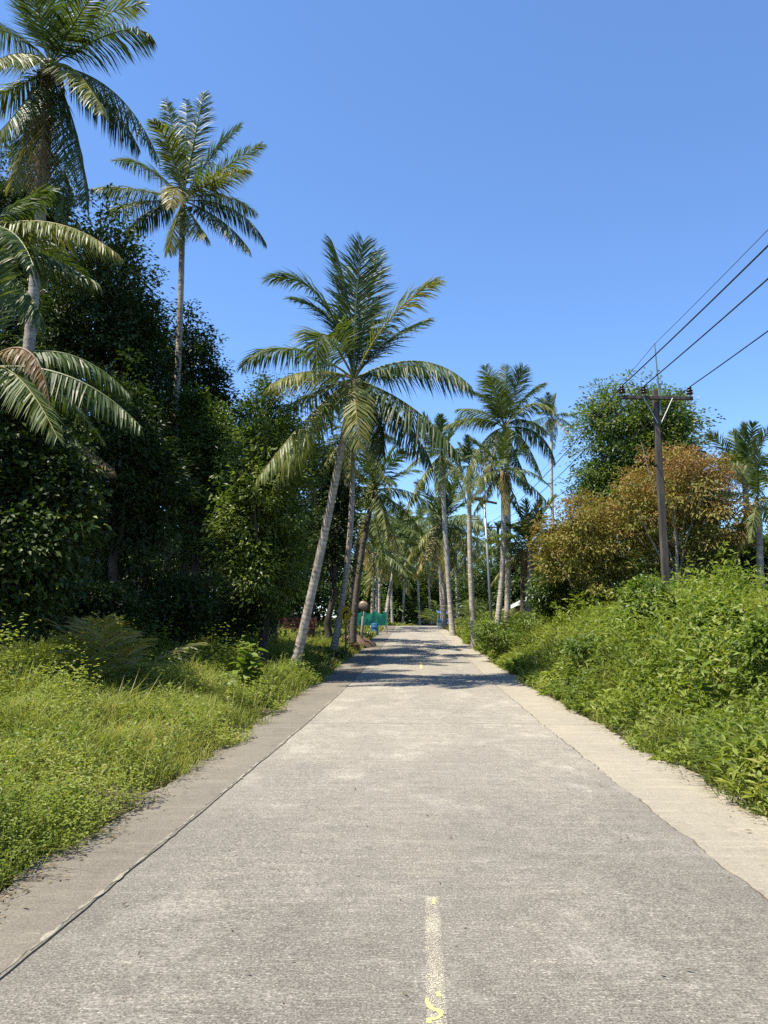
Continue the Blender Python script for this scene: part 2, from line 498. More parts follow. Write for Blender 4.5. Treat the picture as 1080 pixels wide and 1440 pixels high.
curl([(.012, 3.625), (.018, 3.60), (.018, 3.58)], .011)
curl([(.012, 4.79), (.016, 4.75), (.014, 4.70)], .009)
for y0, y1, x in ((27.0, 30.4, .0),):
    ys = np.linspace(y0, y1, 10)
    paint_patch('yellow_dash', [(x, float(y), .045) for y in ys], M['yellow'])

# ---------------------------------------------------------------- leaf batches
class Leaves:
    def __init__(s): s.V = []; s.T = []; s.v = []; s.n = 0
    def add(s, P, A, N, L, W, v, fold=.18, sag=.0):
        A = unit(A); S = unit(np.cross(A, N)); Nn = np.cross(S, A)
        L = np.asarray(L, float).reshape(-1, 1) * np.ones((len(P), 1)); W = np.asarray(W, float).reshape(-1, 1) * np.ones((len(P), 1))
        mid = P + A * L * .45
        V = np.stack([P, mid + S * W * .5 + Nn * W * fold, P + A * L - np.array([0, 0, 1.0]) * L * sag, mid - S * W * .5 + Nn * W * fold], 1)
        T = np.array([[0, 1, 2], [0, 2, 3]])
        s.T.append((np.arange(len(P))[:, None, None] * 4 + T[None]).reshape(-1, 3) + s.n)
        s.V.append(V.reshape(-1, 3)); s.n += len(P) * 4
        s.v.append(np.repeat(np.clip(v, 0, 1) * np.ones(len(P)), 2))
    def blades(s, P, D, H, W, v, bend=.5):
        """grass blades: base P, lean direction D (horizontal), height H, width W"""
        n = len(P); H = H.reshape(-1, 1); W = np.asarray(W).reshape(-1, 1) * np.ones((n, 1))
        bend = np.asarray(bend).reshape(-1, 1) * np.ones((n, 1))
        up = np.array([0, 0, 1.0])
        S = unit(np.cross(D, up) + .6 * D * np.sin(np.arange(n) * 2.4)[:, None])
        m1 = P + up * H * .55 + D * H * bend * .22
        m2 = P + up * H * (.98 - .35 * bend) + D * H * bend * .75
        V = np.stack([P - S * W * .5, P + S * W * .5, m1 - S * W * .45, m1 + S * W * .45, m2], 1)
        T = np.array([[0, 1, 3], [0, 3, 2], [2, 3, 4]])
        s.T.append((np.arange(n)[:, None, None] * 5 + T[None]).reshape(-1, 3) + s.n)
        s.V.append(V.reshape(-1, 3)); s.n += n * 5
        s.v.append(np.repeat(np.clip(v, 0, 1) * np.ones(n), 3))
    def build(s, name, mat, parent=None):
        return mobj(name, np.concatenate(s.V), np.concatenate(s.T), mat, parent, np.concatenate(s.v))

# ---------------------------------------------------------------- palms
def frond_arrays(P0, P1, P2, Lmax, n, w, hang, v0, seed, twist=0.0, side=None, rach=.035, ragged=.06, grav=.5):
    r = np.random.default_rng(seed)
    P0, P1, P2 = (np.array(p, float) for p in (P0, P1, P2))
    # rachis
    ts = np.linspace(0, 1, 18)[:, None]
    C = (1 - ts) ** 2 * P0 + 2 * ts * (1 - ts) * P1 + ts ** 2 * P2
    rad = rach * (1 - .86 * ts[:, 0] ** .7) + .003
    Vr, Tr = tube_arrays(C, rad, 4)
    Tr = np.concatenate([Tr[:, [0, 1, 2]], Tr[:, [0, 2, 3]]])
    # leaflets
    t = np.repeat(np.linspace(.13, .995, n), 2) + (r.random(2 * n) - .5) * .4 / n
    sg = np.tile([-1.0, 1.0], n)
    keep = r.random(2 * n) > ragged
    t = np.clip(t[keep], .1, 1); sg = sg[keep]; m = len(t)
    tt = t[:, None]
    p = (1 - tt) ** 2 * P0 + 2 * tt * (1 - tt) * P1 + tt ** 2 * P2
    tg = unit(2 * (1 - tt) * (P1 - P0) + 2 * tt * (P2 - P1))
    h = P2 - P0
    if side is None:
        s0 = np.array([-h[1], h[0], 0.0])
        if np.linalg.norm(s0) < .25 * np.linalg.norm(h): s0 = s0 + np.array([.5, .2, 0]) * np.linalg.norm(h)
    else: s0 = np.array(side, float)
    s0 = s0 / np.linalg.norm(s0)
    sd_ = unit(s0 - tg * (tg @ s0)[:, None])
    nm = np.cross(tg, sd_)
    nm = np.where((nm[:, 2:3] < 0) & (np.abs(tg[:, 2:3]) < .75), -nm, nm)
    if twist:
        tw = twist * tt
        sd_, nm = sd_ * np.cos(tw) + nm * np.sin(tw), nm * np.cos(tw) - sd_ * np.sin(tw)
    beta = np.radians(48 + 24 * min(1.0, hang / .45) - (18 + 18 * min(1.0, hang / .45)) * t ** 1.5 + r.normal(0, 5, m))[:, None]
    gam = (np.radians(24) * (1 - hang) - np.radians(48) * hang + r.normal(0, .13, m))[:, None]
    d = tg * np.cos(beta) + (sd_ * sg[:, None] * np.cos(gam) + nm * np.sin(gam)) * np.sin(beta)
    d = unit(d)
    L = Lmax * np.minimum(1, (t - .1) * 4.5 + .45) * (1 - .68 * np.clip((t - .55) / .45, 0, 1) ** 1.5) * (1 + r.normal(0, .06, m))
    L = L[:, None]
    g = np.array([0, 0, -1.0])
    gq = (grav * (.35 + .9 * hang) * (.6 + .8 * r.random(m)))[:, None]
    d1 = unit(d + g * gq * .35)
    d2 = unit(d + g * gq * 1.5)
    wv = unit(tg - d1 * np.sum(tg * d1, 1, keepdims=True) + r.normal(0, .42, (m, 3)))
    mid = p + d1 * L * .5
    tip = mid + d2 * L * .5
    W = w * (.75 + .4 * r.random(m))[:, None] * np.minimum(1, L / (.5 * Lmax))
    V = np.stack([p - wv * W * .35, p + wv * W * .35, mid - wv * W * .5, mid + wv * W * .5, tip], 1)
    T = np.array([[0, 1, 3], [0, 3, 2], [2, 3, 4]])
    T = (np.arange(m)[:, None, None] * 5 + T[None]).reshape(-1, 3) + len(Vr)
    vv = np.clip(v0 + r.normal(0, .06, m) + .12 * (t - .5), 0, 1)
    Vall = np.concatenate([Vr, V.reshape(-1, 3)])
    Tall = np.concatenate([Tr, T])
    vall = np.concatenate([np.full(len(Tr), min(1, v0 + .22)), np.repeat(vv, 3)])
    return Vall, Tall, vall

def trunk_obj(root, base, mid, top, r0, r1, mat, seed, ring=.13, sides=10):
    """ringed, slightly flared palm trunk (coordinates relative to root)"""
    b, m_, t_ = (np.array(p, float) for p in (base, mid, top))
    L = np.linalg.norm(t_ - b)
    n = int(L / ring)
    s = np.linspace(0, 1, 2 * n + 1)[:, None]
    c = 2 * m_ - .5 * (b + t_)
    path = (1 - s) ** 2 * b + 2 * s * (1 - s) * c + s ** 2 * t_
    rad = r0 + (r1 - r0) * s[:, 0] ** .8 + .55 * r0 * np.exp(-s[:, 0] * L / .55)
    k = np.arange(2 * n + 1) % 2
    r = np.random.default_rng(seed)
    rad = rad * (1 + .045 * (k - .5) + r.normal(0, .012, len(k)))
    V, T = tube_arrays(path, rad, sides)
    v = np.repeat(np.where(k[:-1] == 0, .75, .45) + r.normal(0, .12, 2 * n), sides)
    return mobj('trunk', V, T, mat, root, v, True)

def nut_cluster(root, top, n, seed, rad=.11):
    r = np.random.default_rng(seed)
    for k in range(n):
        a = 6.28 * k / n + r.random() * .5
        d = .26 + .1 * r.random()
        c = np.array([d * math.cos(a), d * math.sin(a), -.12 - .28 * r.random()]) + top
        mb = MB()
        mb.lathe((c[0], c[1], c[2]), [(.012, -rad * 1.15), (rad * .6, -rad * .9), (rad, -.02), (rad * .8, rad * .75), (rad * .25, rad * 1.1), (.012, rad * 1.12)], 8)
        mb.build('coconut', M['nut'], root, True)
M['nut'] = noise_mat('coconut_husk', [(.3, (.10, .11, .03)), (.7, (.24, .21, .07))], 6, rough=.5, bump=.1)

_FR = {}
def frond_mesh_std(cls, var, dense):
    """shared frond meshes, growing from the origin towards +X; cls 0 (upright) .. 6 (hanging)"""
    key = (cls, var, dense)
    if key in _FR: return _FR[key]
    el = [82, 62, 42, 22, 2, -22, -52][cls] + (-6 if var else 5)
    L = [3.3, 3.9, 4.3, 4.4, 4.2, 3.9, 3.4][cls] * (1.0 if var else .93)
    droop = [.10, .22, .36, .48, .52, .45, .25][cls]
    e = math.radians(el)
    P1 = np.array([math.cos(e) * L * .5, (.12 if var else -.1) * L * .3, math.sin(e) * L * .5])
    P2 = np.array([math.cos(e) * L * .93, (.12 if var else -.1) * L, math.sin(e) * L - droop * L])
    hang = [.0, .1, .25, .45, .65, .8, .95][cls]
    v0 = [.42, .34, .30, .30, .38, .52, .66][cls] + (.10 if var else 0)
    n, w = {0: (30, .10), 1: (58, .070), 2: (80, .052)}[dense]
    V, T, v = frond_arrays((0, 0, 0), P1, P2, .88, n, w, hang, v0, cls * 10 + var + 100 * dense, twist=.5 * (1 if var else -1), grav=.55)
    _FR[key] = mesh_data('frond', V, T, v, M['frond'])
    return _FR[key]

def palm(label, top, base, D_top=None, seed=0, n=20, dense=1, scale=1.0, r0=.16, r1=.12, bow=.0, group=None, trunk_mat='palm_trunk',
         lo=6.4, nuts=0, dead=0, name='coconut_palm', custom=None, keep_std=True):
    """top/base are world points; fronds are copies of shared meshes unless custom ones are given"""
    r = np.random.default_rng(seed)
    root = empty(name, base)
    tag(root, label, 'palm', group)
    top = np.array(top, float); base = np.array(base, float)
    tl = top - base
    mid = tl * .5 + np.array([bow, 0, 0])
    trunk_obj(root, (0, 0, -.25), mid, tl, r0, r1, M[trunk_mat], seed, sides=10 if dense else 7, ring=.13 if dense else .3)
    if keep_std:
        for k in range(n):
            f = (k + .5) / n
            cls = int(min(6, f ** .92 * lo + r.random() * .5))
            me = frond_mesh_std(cls, int(r.random() < .5), dense)
            o = bpy.data.objects.new('frond', me)
            link(o, root)
            o.location = Vector(tl + np.array([0, 0, .12 * (1 - f)]))
            o.rotation_euler = (r.normal(0, .07), r.normal(0, .09), k * 2.39996 + r.normal(0, .22))
            s = scale * (.9 + .2 * r.random())
            o.scale = (s, s, s)
    for k in range(dead):
        a = r.random() * 6.28
        L = (1.5 + r.random()) * scale
        V, T, v = frond_arrays(tl, tl + np.array([.5 * math.cos(a), .5 * math.sin(a), .05]), tl + np.array([.45 * math.cos(a), .45 * math.sin(a), -L]), .45, 22, .05, 1, .96, seed * 7 + k, grav=1.2)
        mobj('dead_frond', V, T, M['frond'], root, v)
    if custom:
        for k, c in enumerate(custom):
            (mx, my, md), (tx, ty, td), hang, v0 = c[:4]
            opt = c[4] if len(c) > 4 else {}
            Dt = D_top
            Mp = pt(mx, my, Dt + md) - base; Tp = pt(tx, ty, Dt + td) - base
            P0 = tl + opt.get('off', np.zeros(3))
            P1 = 2 * Mp - .5 * (P0 + Tp)
            L = opt.get('L', .80) * 1.3 * scale
            V, T, v = frond_arrays(P0, P1, Tp, L, opt.get('n', 120), opt.get('w', .043), hang, v0, seed * 50 + k, opt.get('twist', 0), opt.get('side'), grav=opt.get('g', .55), ragged=opt.get('rag', .06))
            mobj('dead_frond' if v0 > .9 else 'frond', V, T, M['frond'], root, v)
    if nuts: nut_cluster(root, tl, nuts, seed)
    return root

def gbase(px, D):
    x = (px - CX) / F_PX * D / math.cos(PITCH) if False else pt(px, HORIZON, D)[0]
    return np.array([x, D, hz1(x, D)])

# the leaning palm beside the road
bD = 21.6
b = gbase(408, bD)
X = dict
palm('coconut palm leaning towards the road with full crown, alone in the sunny grass verge', pt(498, 533, 21.0), b, 21.0, 1, 0, 2, 1.0, .135, .10, .10, custom=[
    ((489, 421, .2), (466, 338, .5), .0, .32, X(side=(.3, 1, 0))),
    ((501, 427, -.2), (511, 340, -.5), .05, .30, X(side=(1, .1, 0), L=.95)),
    ((515, 437, .5), (530, 352, .9), .05, .28, X(side=(1, -.4, 0))),
    ((505, 450, 1.2), (494, 370, 2.2), .1, .22, X(side=(1, 0, 0))),
    ((449, 417, .3), (375, 392, .6), .25, .36),
    ((470, 455, .8), (410, 420, 1.6), .2, .24),
    ((550, 447, -.2), (617, 394, -.5), .3, .58, X(rag=.2)),
    ((545, 480, .9), (600, 450, 2.0), .3, .24),
    ((588, 508, -.6), (664, 545, -1.2), .75, .26, X(L=.9)),
    ((580, 574, -.8), (645, 640, -1.4), .8, .22, X(L=.9)),
    ((566, 590, .6), (606, 650, 1.0), .8, .30),
    ((437, 583, -.8), (360, 676, -1.4), .8, .56, X(L=.75)),
    ((430, 608, .2), (386, 676, .3), .8, .50),
    ((408, 490, .6), (340, 516, 1.2), .5, .42),
    ((440, 522, -.9), (380, 541, -1.8), .6, .62),
    ((500, 566, -1.6), (506, 630, -2.3), .6, .64, X(side=(1, 0, 0), L=.6)),
    ((456, 470, -1.3), (446, 520, -2.2), .4, .50, X(side=(.7, .7, 0))),
    ((528, 580, .8), (540, 640, 1.0), .9, .40),
    ((460, 545, 1.0), (395, 575, 2.0), .6, .30),
    ((540, 520, 1.4), (585, 515, 2.6), .5, .26),
], nuts=5)

# the tall palm behind the dark trees
palm('very tall slim coconut palm rising clear above the dark trees, crown against the sky', pt(257, 282, 27.5), gbase(226, 27.8), 27.5, 2, 0, 2, .88, .15, .11, .15, custom=[
    ((248, 207, 0), (233, 140, .3), .1, .36, X(side=(1, .2, 0))),
    ((241, 214, -.8), (216, 170, -2), .2, .50),
    ((274, 193, 0), (287, 130, .2), .1, .32, X(side=(1, -.2, 0))),
    ((262, 200, 1), (262, 140, 2), .1, .26, X(side=(1, .2, 0))),
    ((297, 222, .2), (338, 178, .6), .2, .30),
    ((309, 241, -.3), (368, 203, -.8), .3, .46),
    ((305, 253, -.9), (350, 238, -2.2), .35, .62),
    ((327, 294, .2), (374, 342, .4), .7, .30),
    ((312, 311, -.6), (352, 353, -1.2), .75, .24),
    ((276, 312, -.8), (290, 332, -1.6), .8, .60),
    ((246, 316, -.6), (236, 354, -1.0), .85, .58),
    ((211, 298, .3), (176, 328, .6), .75, .26),
    ((188, 266, 0), (130, 266, 0), .6, .48),
    ((212, 238, .4), (163, 226, .9), .4, .40),
    ((250, 262, -1.3), (240, 291, -2.4), .5, .74, X(side=(1, .3, 0))),
    ((200, 285, 1.0), (150, 300, 2.0), .6, .28),
    ((310, 275, 1.2), (360, 300, 2.2), .6, .24),
], nuts=4)

# the tall palm at the upper left
palm('tall coconut palm with hanging old fronds and a cluster of green nuts', pt(72, 92, 21.5), gbase(-2, 21.8), 21.5, 3, 0, 2, 1.05, .20, .15, .12, custom=[
    ((138, 28, .4), (199, 8, .9), .3, .52),
    ((160, 46, -.4), (213, 50, -.9), .6, .34),
    ((160, 130, -.2), (224, 226, -.4), .75, .30),
    ((150, 145, .8), (196, 210, 1.4), .7, .24),
    ((106, 100, -1.0), (146, 160, -2.2), .6, .60),
    ((108, 190, -.4), (124, 292, -.6), .85, .28),
    ((90, 205, -.2), (86, 306, -.2), .9, .34),
    ((42, 190, -.3), (14, 262, -.5), .9, .66),
    ((60, 190, -.5), (50, 285, -.6), .95, .88),
    ((28, 120, 0), (-30, 140, 0), .6, .46),
    ((30, 150, -.6), (-15, 200, -1), .8, .36),
    ((22, 50, .2), (-40, 40, .5), .4, .40),
    ((40, 20, .6), (-5, -60, 1.2), .2, .34),
    ((70, 10, 0), (66, -80, 0), .05, .30, X(side=(1, .2, 0))),
    ((90, 10, .6), (118, -70, 1.4), .1, .28, X(side=(1, -.3, 0))),
    ((54, 15, -.8), (30, -60, -2), .1, .36, X(side=(1, .4, 0))),
    ((100, 40, -1.0), (140, -20, -2.2), .3, .38),
    ((30, 75, -1.2), (-20, 95, -2.6), .6, .56),
    ((45, 160, .8), (20, 230, 1.4), .85, .30),
], nuts=8, dead=5)

# two palms whose crowns are just outside on the left
palm('coconut palm with long yellow-green frond reaching out below the tall nut-bearing palm', pt(-52, 335, 17), gbase(-80, 17), 17, 4, 8, 2, 1.0, custom=[
    ((62, 312, -.2), (168, 360, -.5), .75, .62, X(L=.7)),
    ((40, 350, .6), (140, 400, 1), .8, .40),
    ((10, 300, .3), (70, 270, .8), .4, .36),
    ((20, 390, -.4), (60, 450, -.8), .85, .36),
])
palm('low coconut palm with arching green fronds and a browned one in front of dark trees', pt(-30, 520, 13.5), gbase(-60, 13.5), 13.5, 5, 8, 2, .8, custom=[
    ((84, 496, .3), (183, 556, .6), .85, .30, X(L=.6, n=80)),
    ((92, 528, -.2), (200, 602, -.4), .85, .26, X(L=.75, n=80)),
    ((36, 492, -.6), (70, 574, -1.0), .9, .97, X(L=.4, rag=.3)),
    ((60, 570, .2), (120, 640, .3), .9, .40),
    ((92, 610, .4), (160, 660, .5), .9, .98, X(L=.5)),
])

# palms along the road
def P(label, tx, ty, bx, D, seed, **k):
    return palm(label, pt(tx, ty, D), gbase(bx, D + .3), D, seed, **k)
P('slim grey coconut palm right behind the leaning palm, trunk curving up into its crown', 494, 612, 466, 33, 11, n=16, dense=1, scale=.75, r0=.15, r1=.11, bow=.35)
palm('tall straight coconut palm with big round crown, tallest beside the steel post', pt(710, 602, 39), gbase(711, 39.5), 39, 12, 0, 1, 1.05, .17, .13, .15, trunk_mat='palm_trunk_pale', custom=[
    ((667, 588, .3), (626, 600, .6), .6, .52),
    ((679, 622, -.4), (650, 682, -.8), .8, .56),
    ((698, 630, -1.3), (686, 670, -2), .8, .70, X(side=(1, .2, 0))),
    ((755, 609, .2), (781, 650, .3), .75, .44),
    ((737, 620, -.6), (762, 670, -1), .8, .40),
    ((728, 645, .3), (748, 692, .4), .9, .32),
    ((695, 555, 0), (683, 515, .2), .1, .34, X(side=(1, 0, 0))),
    ((711, 555, .6), (711, 513, 1.4), .1, .28, X(side=(1, 0, 0))),
    ((722, 556, -.4), (736, 517, -1), .1, .36, X(side=(1, 0, 0))),
    ((735, 562, 0), (764, 540, 0), .35, .36),
    ((748, 568, -.6), (784, 584, -1), .5, .58),
    ((690, 566, .4), (665, 552, 1), .3, .30),
    ((680, 580, -.8), (645, 575, -2), .5, .42),
    ((700, 560, -1), (688, 530, -2.4), .2, .40),
    ((735, 590, 1.2), (770, 610, 2.2), .6, .26),
], nuts=4)
P('leaning coconut palm with dark drooping crown, trunk base beside the steel post', 706, 662, 692, 35.5, 13, trunk_mat='palm_trunk_pale', n=18, dense=1, scale=.66, lo=6.9, bow=.25, r0=.15, r1=.11, dead=3)
P('slender pale palm between road edge and steel post, crown tucked under taller fronds', 660, 656, 667, 40, 14, trunk_mat='palm_trunk_pale', n=12, dense=1, scale=.55, r0=.15, r1=.12, bow=-.1, lo=6.0)
P('coconut palm with long skirt of dead hanging fronds, slanting beside the road', 621, 640, 637, 57, 15, trunk_mat='palm_trunk_pale', n=20, dense=1, scale=1.12, bow=-.1, r0=.21, r1=.15, dead=7, nuts=3)
P('shaggy yellowing coconut palm with dark dead skirt standing near the blue tarp', 622, 735, 625, 74, 16, n=26, dense=1, scale=1.5, lo=7.4, r0=.24, r1=.2, dead=9)
P('lone thin tall palm with small sparse crown behind the wires', 776, 588, 787, 62, 17, trunk_mat='palm_trunk_pale', n=13, dense=1, scale=.72, bow=-.25, r0=.17, r1=.12, dead=3)
P('bushy coconut palm beyond the bronze tree, fronds upright against the sky', 1047, 668, 1060, 31, 18, n=18, dense=1, scale=.72, lo=4.6)
P('coconut palm with pale trunk and yellow frond beside the bronze tree', 1066, 706, 1071, 26, 19, n=10, dense=1, scale=.6, lo=7.2, r0=.14, r1=.11)
P('young palm with upright fresh green fronds in front of the little roof', 746, 765, 742, 36, 20, n=15, dense=1, scale=.78, lo=3.6, r0=.13, r1=.11, dead=3)
P('dark shaggy palm next to the young upright palm', 735, 775, 735, 38.5, 21, n=12, dense=1, scale=.6, lo=6.5, trunk_mat='palm_trunk_dark', dead=4)
P('small distant palm framed by slender trunk and steel post', 671, 760, 672, 88, 22, n=15, dense=0, scale=.95)
P('coconut palm with bright arching fronds at the wood edge behind the warning sign', 527, 690, 495, 40, 23, n=20, dense=1, scale=.95, lo=6.2, bow=-.2, trunk_mat='palm_trunk_dark', r0=.2)
P('coconut palm with dark low crown over the red dirt bank', 512, 728, 494, 46, 24, n=16, dense=1, scale=.9, bow=-.3, trunk_mat='palm_trunk_dark')
g = 'slender palms around the green net fence'
P('strongly leaning pale palm rising over the green net', 561, 752, 540, 76, 25, n=18, dense=0, scale=1.15, r0=.2, r1=.15, group=g, trunk_mat='palm_trunk_pale')
P('shorter leaning pale palm crossing behind its taller neighbour', 556, 790, 537, 82, 26, n=14, dense=0, scale=1.0, group=g)
for px, top, D, sd in ((524, 778, 66, 27), (530, 768, 72, 28), (534, 760, 80, 29)):
    P('upright thin pale palm beside the blue barrel and green net', px + 1, top, px - 1, D, sd, n=16, dense=0, scale=1.05, group=g, trunk_mat='palm_trunk_pale')
g = 'palms beyond the road crest'
for px, top, bx, D, sd in ((600, 768, 606, 112, 30), (606, 752, 609, 118, 31), (586, 770, 590, 109, 32), (572, 748, 566, 108, 33), (616, 745, 622, 92, 34), (590, 735, 596, 120, 35),
                           (548, 770, 552, 104, 36), (640, 762, 644, 96, 37), (652, 790, 656, 110, 38), (690, 772, 694, 105, 39), (574, 800, 572, 130, 40)):
    P('far palm with grey trunk and yellow-green crown beyond the road crest', px, top, bx, D, sd, n=18, dense=0, scale=1.2, group=g, r0=.2, r1=.15, lo=6.8, trunk_mat='palm_trunk_pale')

def low_palm(label, px, D, L, n, seed, v0=.5, lift=70, group=None, name='young_palm'):
    b_ = gbase(px, D)
    root = empty(name, b_); tag(root, label, 'palm', group)
    r = np.random.default_rng(seed)
    for k in range(n):
        a = k * 2.4 + r.random() * .4; e = math.radians(lift - 50 * k / n + r.normal(0, 6)); l_ = L * (.75 + .4 * r.random())
        d = np.array([math.cos(a), math.sin(a), 0])
        P1 = d * math.cos(e) * l_ * .5 + np.array([0, 0, math.sin(e) * l_ * .6]); P2 = d * math.cos(e) * l_ * 1.05 + np.array([0, 0, math.sin(e) * l_ * .72])
        V, T, v = frond_arrays((0, 0, 0), P1, P2, .28 * L + .12, 34, .034 + .006 * L, .3, v0 + r.normal(0, .05), seed * 9 + k, rach=.014)
        mobj('frond', V, T, M['frond'], root, v)
    return root
low_palm('young trunkless palm with pale fronds at the edge of the black shade', 152, 13.6, 2.0, 9, 51, .68, 86)
g = 'trunkless palms among the far roadside trunks'
for px, D, L, sd in ((585, 112, 5.0, 52), (621, 97, 4.4, 53), (676, 62, 3.4, 54), (684, 50, 2.6, 55), (728, 37, 2.2, 56)):
    low_palm('low bushy trunkless palm among the trunks on the far roadside', px, D, L, 14, sd, .46, 75, g)

# ---------------------------------------------------------------- broadleaf trees
def broadleaf(name, label, box, D, n, leaf, mat, seed, ry=None, base_px=None, group=None, bark='bark', trunk_r=.16, lobes=14, vbase=.35, vspread=.2, vtop=.15,
              trunk=True, spread=.42, kcl=44, fill=.9, vfun=None, stems=1, dense=1.45):
    r = np.random.default_rng(seed)
    spread *= 1.4
    n = int(n * dense); leaf = (leaf[0] * 1.18, leaf[1] * 1.3)
    x0, x1, y0, y1 = box
    a, b_ = pt(x0, (y0 + y1) / 2, D), pt(x1, (y0 + y1) / 2, D)
    zt, zb = pt((x0 + x1) / 2, y0, D)[2], pt((x0 + x1) / 2, y1, D)[2]
    C = np.array([(a[0] + b_[0]) / 2, D, (zt + zb) / 2])
    R = np.array([(b_[0] - a[0]) / 2, 0, (zt - zb) / 2]); R[1] = ry or min(R[0], R[2]) * 1.0
    base = gbase(base_px if base_px is not None else (x0 + x1) / 2, D)
    root = empty(name, base)
    tag(root, label, 'tree' if 'tree' in name else 'shrub', group)
    C = C - base
    # lobes
    dirs = unit(r.normal(0, 1, (lobes, 3)))
    rr = (.38 + .40 * r.random(lobes))[:, None]
    lc = C + dirs * R * rr
    lr = (.24 + .34 * r.random(lobes))[:, None] * R
    ncl = int(n / kcl * 1.25)
    li = r.integers(0, lobes, ncl)
    d = unit(r.normal(0, 1, (ncl, 3)) + np.array([0, 0, .25]))
    q = (.45 + .65 * r.random(ncl) ** .8)[:, None]
    cc = lc[li] + d * lr[li] * q
    e = np.linalg.norm((cc - C) / R, axis=1)
    lim = 1.0 + .10 * (r.random(ncl) - .3)
    cc, d, li = cc[e < lim], d[e < lim], li[e < lim]
    ncl = len(cc)
    ground_ok = cc[:, 2] + base[2] > hz(cc[:, 0] + base[0], cc[:, 1] + base[1]) + .15
    cc, d, li = cc[ground_ok], d[ground_ok], li[ground_ok]
    ncl = len(cc)
    # leaves
    k = r.poisson(kcl, ncl)
    ci = np.repeat(np.arange(ncl), k)
    m = len(ci)
    cs = (spread * (.6 + .7 * r.random(ncl)))[ci]
    off = unit(r.normal(0, 1, (m, 3))) * (r.random(m) ** .45)[:, None] * np.array([.95, .95, .42]) * cs[:, None]
    Pn = cc[ci] + off
    A = unit(off + d[ci] * .25 + r.normal(0, .25, (m, 3)) + np.array([0, 0, -.12]))
    N = unit(np.array([0, 0, .75]) + d[ci] * .75 + r.normal(0, .38, (m, 3)))
    Ls = leaf[0] * (.7 + .55 * r.random(m)); Ws = leaf[1] * (.75 + .5 * r.random(m))
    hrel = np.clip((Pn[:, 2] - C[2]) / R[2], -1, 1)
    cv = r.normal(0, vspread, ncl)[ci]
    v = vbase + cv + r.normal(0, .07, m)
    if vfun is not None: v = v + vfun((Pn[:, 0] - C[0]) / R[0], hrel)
    lv = Leaves(); lv.add(Pn, A, N, Ls, Ws, v, .16, .12)
    lv.build('crown', M[mat], root)
    if trunk:
        mb_V, mb_T, off_n = [], [], 0
        def addt(path, rad, sides=7):
            nonlocal off_n
            V, T = tube_arrays(np.array(path), np.array(rad), sides)
            mb_V.append(V); mb_T.append(T + off_n); off_n += len(V)
        fork = np.array([C[0] * .35, 0, max(.6, (C[2] - R[2]) * .85 + .2)])
        for s in range(stems):
            so = np.array([r.normal(0, .45), r.normal(0, .45), 0]) if stems > 1 else np.zeros(3)
            fk = fork + so * 1.4
            m1 = fk * .5 + so * .5 + np.array([r.normal(0, .12), r.normal(0, .12), 0])
            addt([so + [0, 0, -.2], m1, fk, fk + (C - fk) * .6, C + [0, 0, R[2] * .4]], np.array([1.35, 1.0, .85, .6, .15]) * trunk_r, 8)
        for s in range(lobes):
            fk = fork + (C - fork) * (.1 + .5 * r.random())
            md = (fk + lc[s]) / 2 + r.normal(0, .12, 3) * R * .5 + np.array([0, 0, -.05 * R[2]])
            addt([fk, md, lc[s], lc[s] + (lc[s] - fk) * .35 * r.random()], np.array([.5, .36, .2, .05]) * trunk_r, 5)
        mobj('trunk', np.concatenate(mb_V), np.concatenate(mb_T), M[bark], root, smooth=True)
    return root

DK = dict(mat='leaf_dark')
def tree(*a, **k): return broadleaf('tree', *a, **k)
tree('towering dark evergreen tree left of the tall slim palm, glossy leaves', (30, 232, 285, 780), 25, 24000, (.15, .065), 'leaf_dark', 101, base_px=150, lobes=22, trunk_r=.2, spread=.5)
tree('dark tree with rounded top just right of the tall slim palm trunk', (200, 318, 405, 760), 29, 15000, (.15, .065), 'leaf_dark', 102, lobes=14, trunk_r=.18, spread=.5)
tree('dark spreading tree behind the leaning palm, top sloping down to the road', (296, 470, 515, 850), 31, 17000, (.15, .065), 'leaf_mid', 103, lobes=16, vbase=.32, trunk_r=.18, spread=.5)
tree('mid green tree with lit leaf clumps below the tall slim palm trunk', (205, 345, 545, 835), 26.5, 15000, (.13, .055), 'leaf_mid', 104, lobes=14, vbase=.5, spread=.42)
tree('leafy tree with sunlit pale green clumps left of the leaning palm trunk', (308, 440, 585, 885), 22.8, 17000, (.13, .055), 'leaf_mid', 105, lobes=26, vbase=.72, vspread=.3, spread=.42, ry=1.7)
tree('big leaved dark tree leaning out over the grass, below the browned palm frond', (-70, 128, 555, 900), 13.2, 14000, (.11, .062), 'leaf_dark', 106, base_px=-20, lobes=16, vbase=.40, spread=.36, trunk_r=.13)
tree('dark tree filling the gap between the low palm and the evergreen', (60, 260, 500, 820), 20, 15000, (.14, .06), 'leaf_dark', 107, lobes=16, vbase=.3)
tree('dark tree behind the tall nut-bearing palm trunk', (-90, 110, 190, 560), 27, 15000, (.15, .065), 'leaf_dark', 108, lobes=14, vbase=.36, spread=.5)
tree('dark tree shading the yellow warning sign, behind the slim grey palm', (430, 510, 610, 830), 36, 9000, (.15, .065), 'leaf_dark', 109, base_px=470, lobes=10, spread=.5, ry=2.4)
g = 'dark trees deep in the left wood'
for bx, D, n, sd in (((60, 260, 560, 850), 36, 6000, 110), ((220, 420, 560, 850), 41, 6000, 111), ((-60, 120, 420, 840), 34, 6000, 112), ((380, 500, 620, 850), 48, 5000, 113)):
    tree('shaded tree deep in the wood behind the roadside trees', bx, D, n, (.22, .10), 'leaf_dark', sd, lobes=12, vbase=.25, group=g, spread=.7, dense=1)
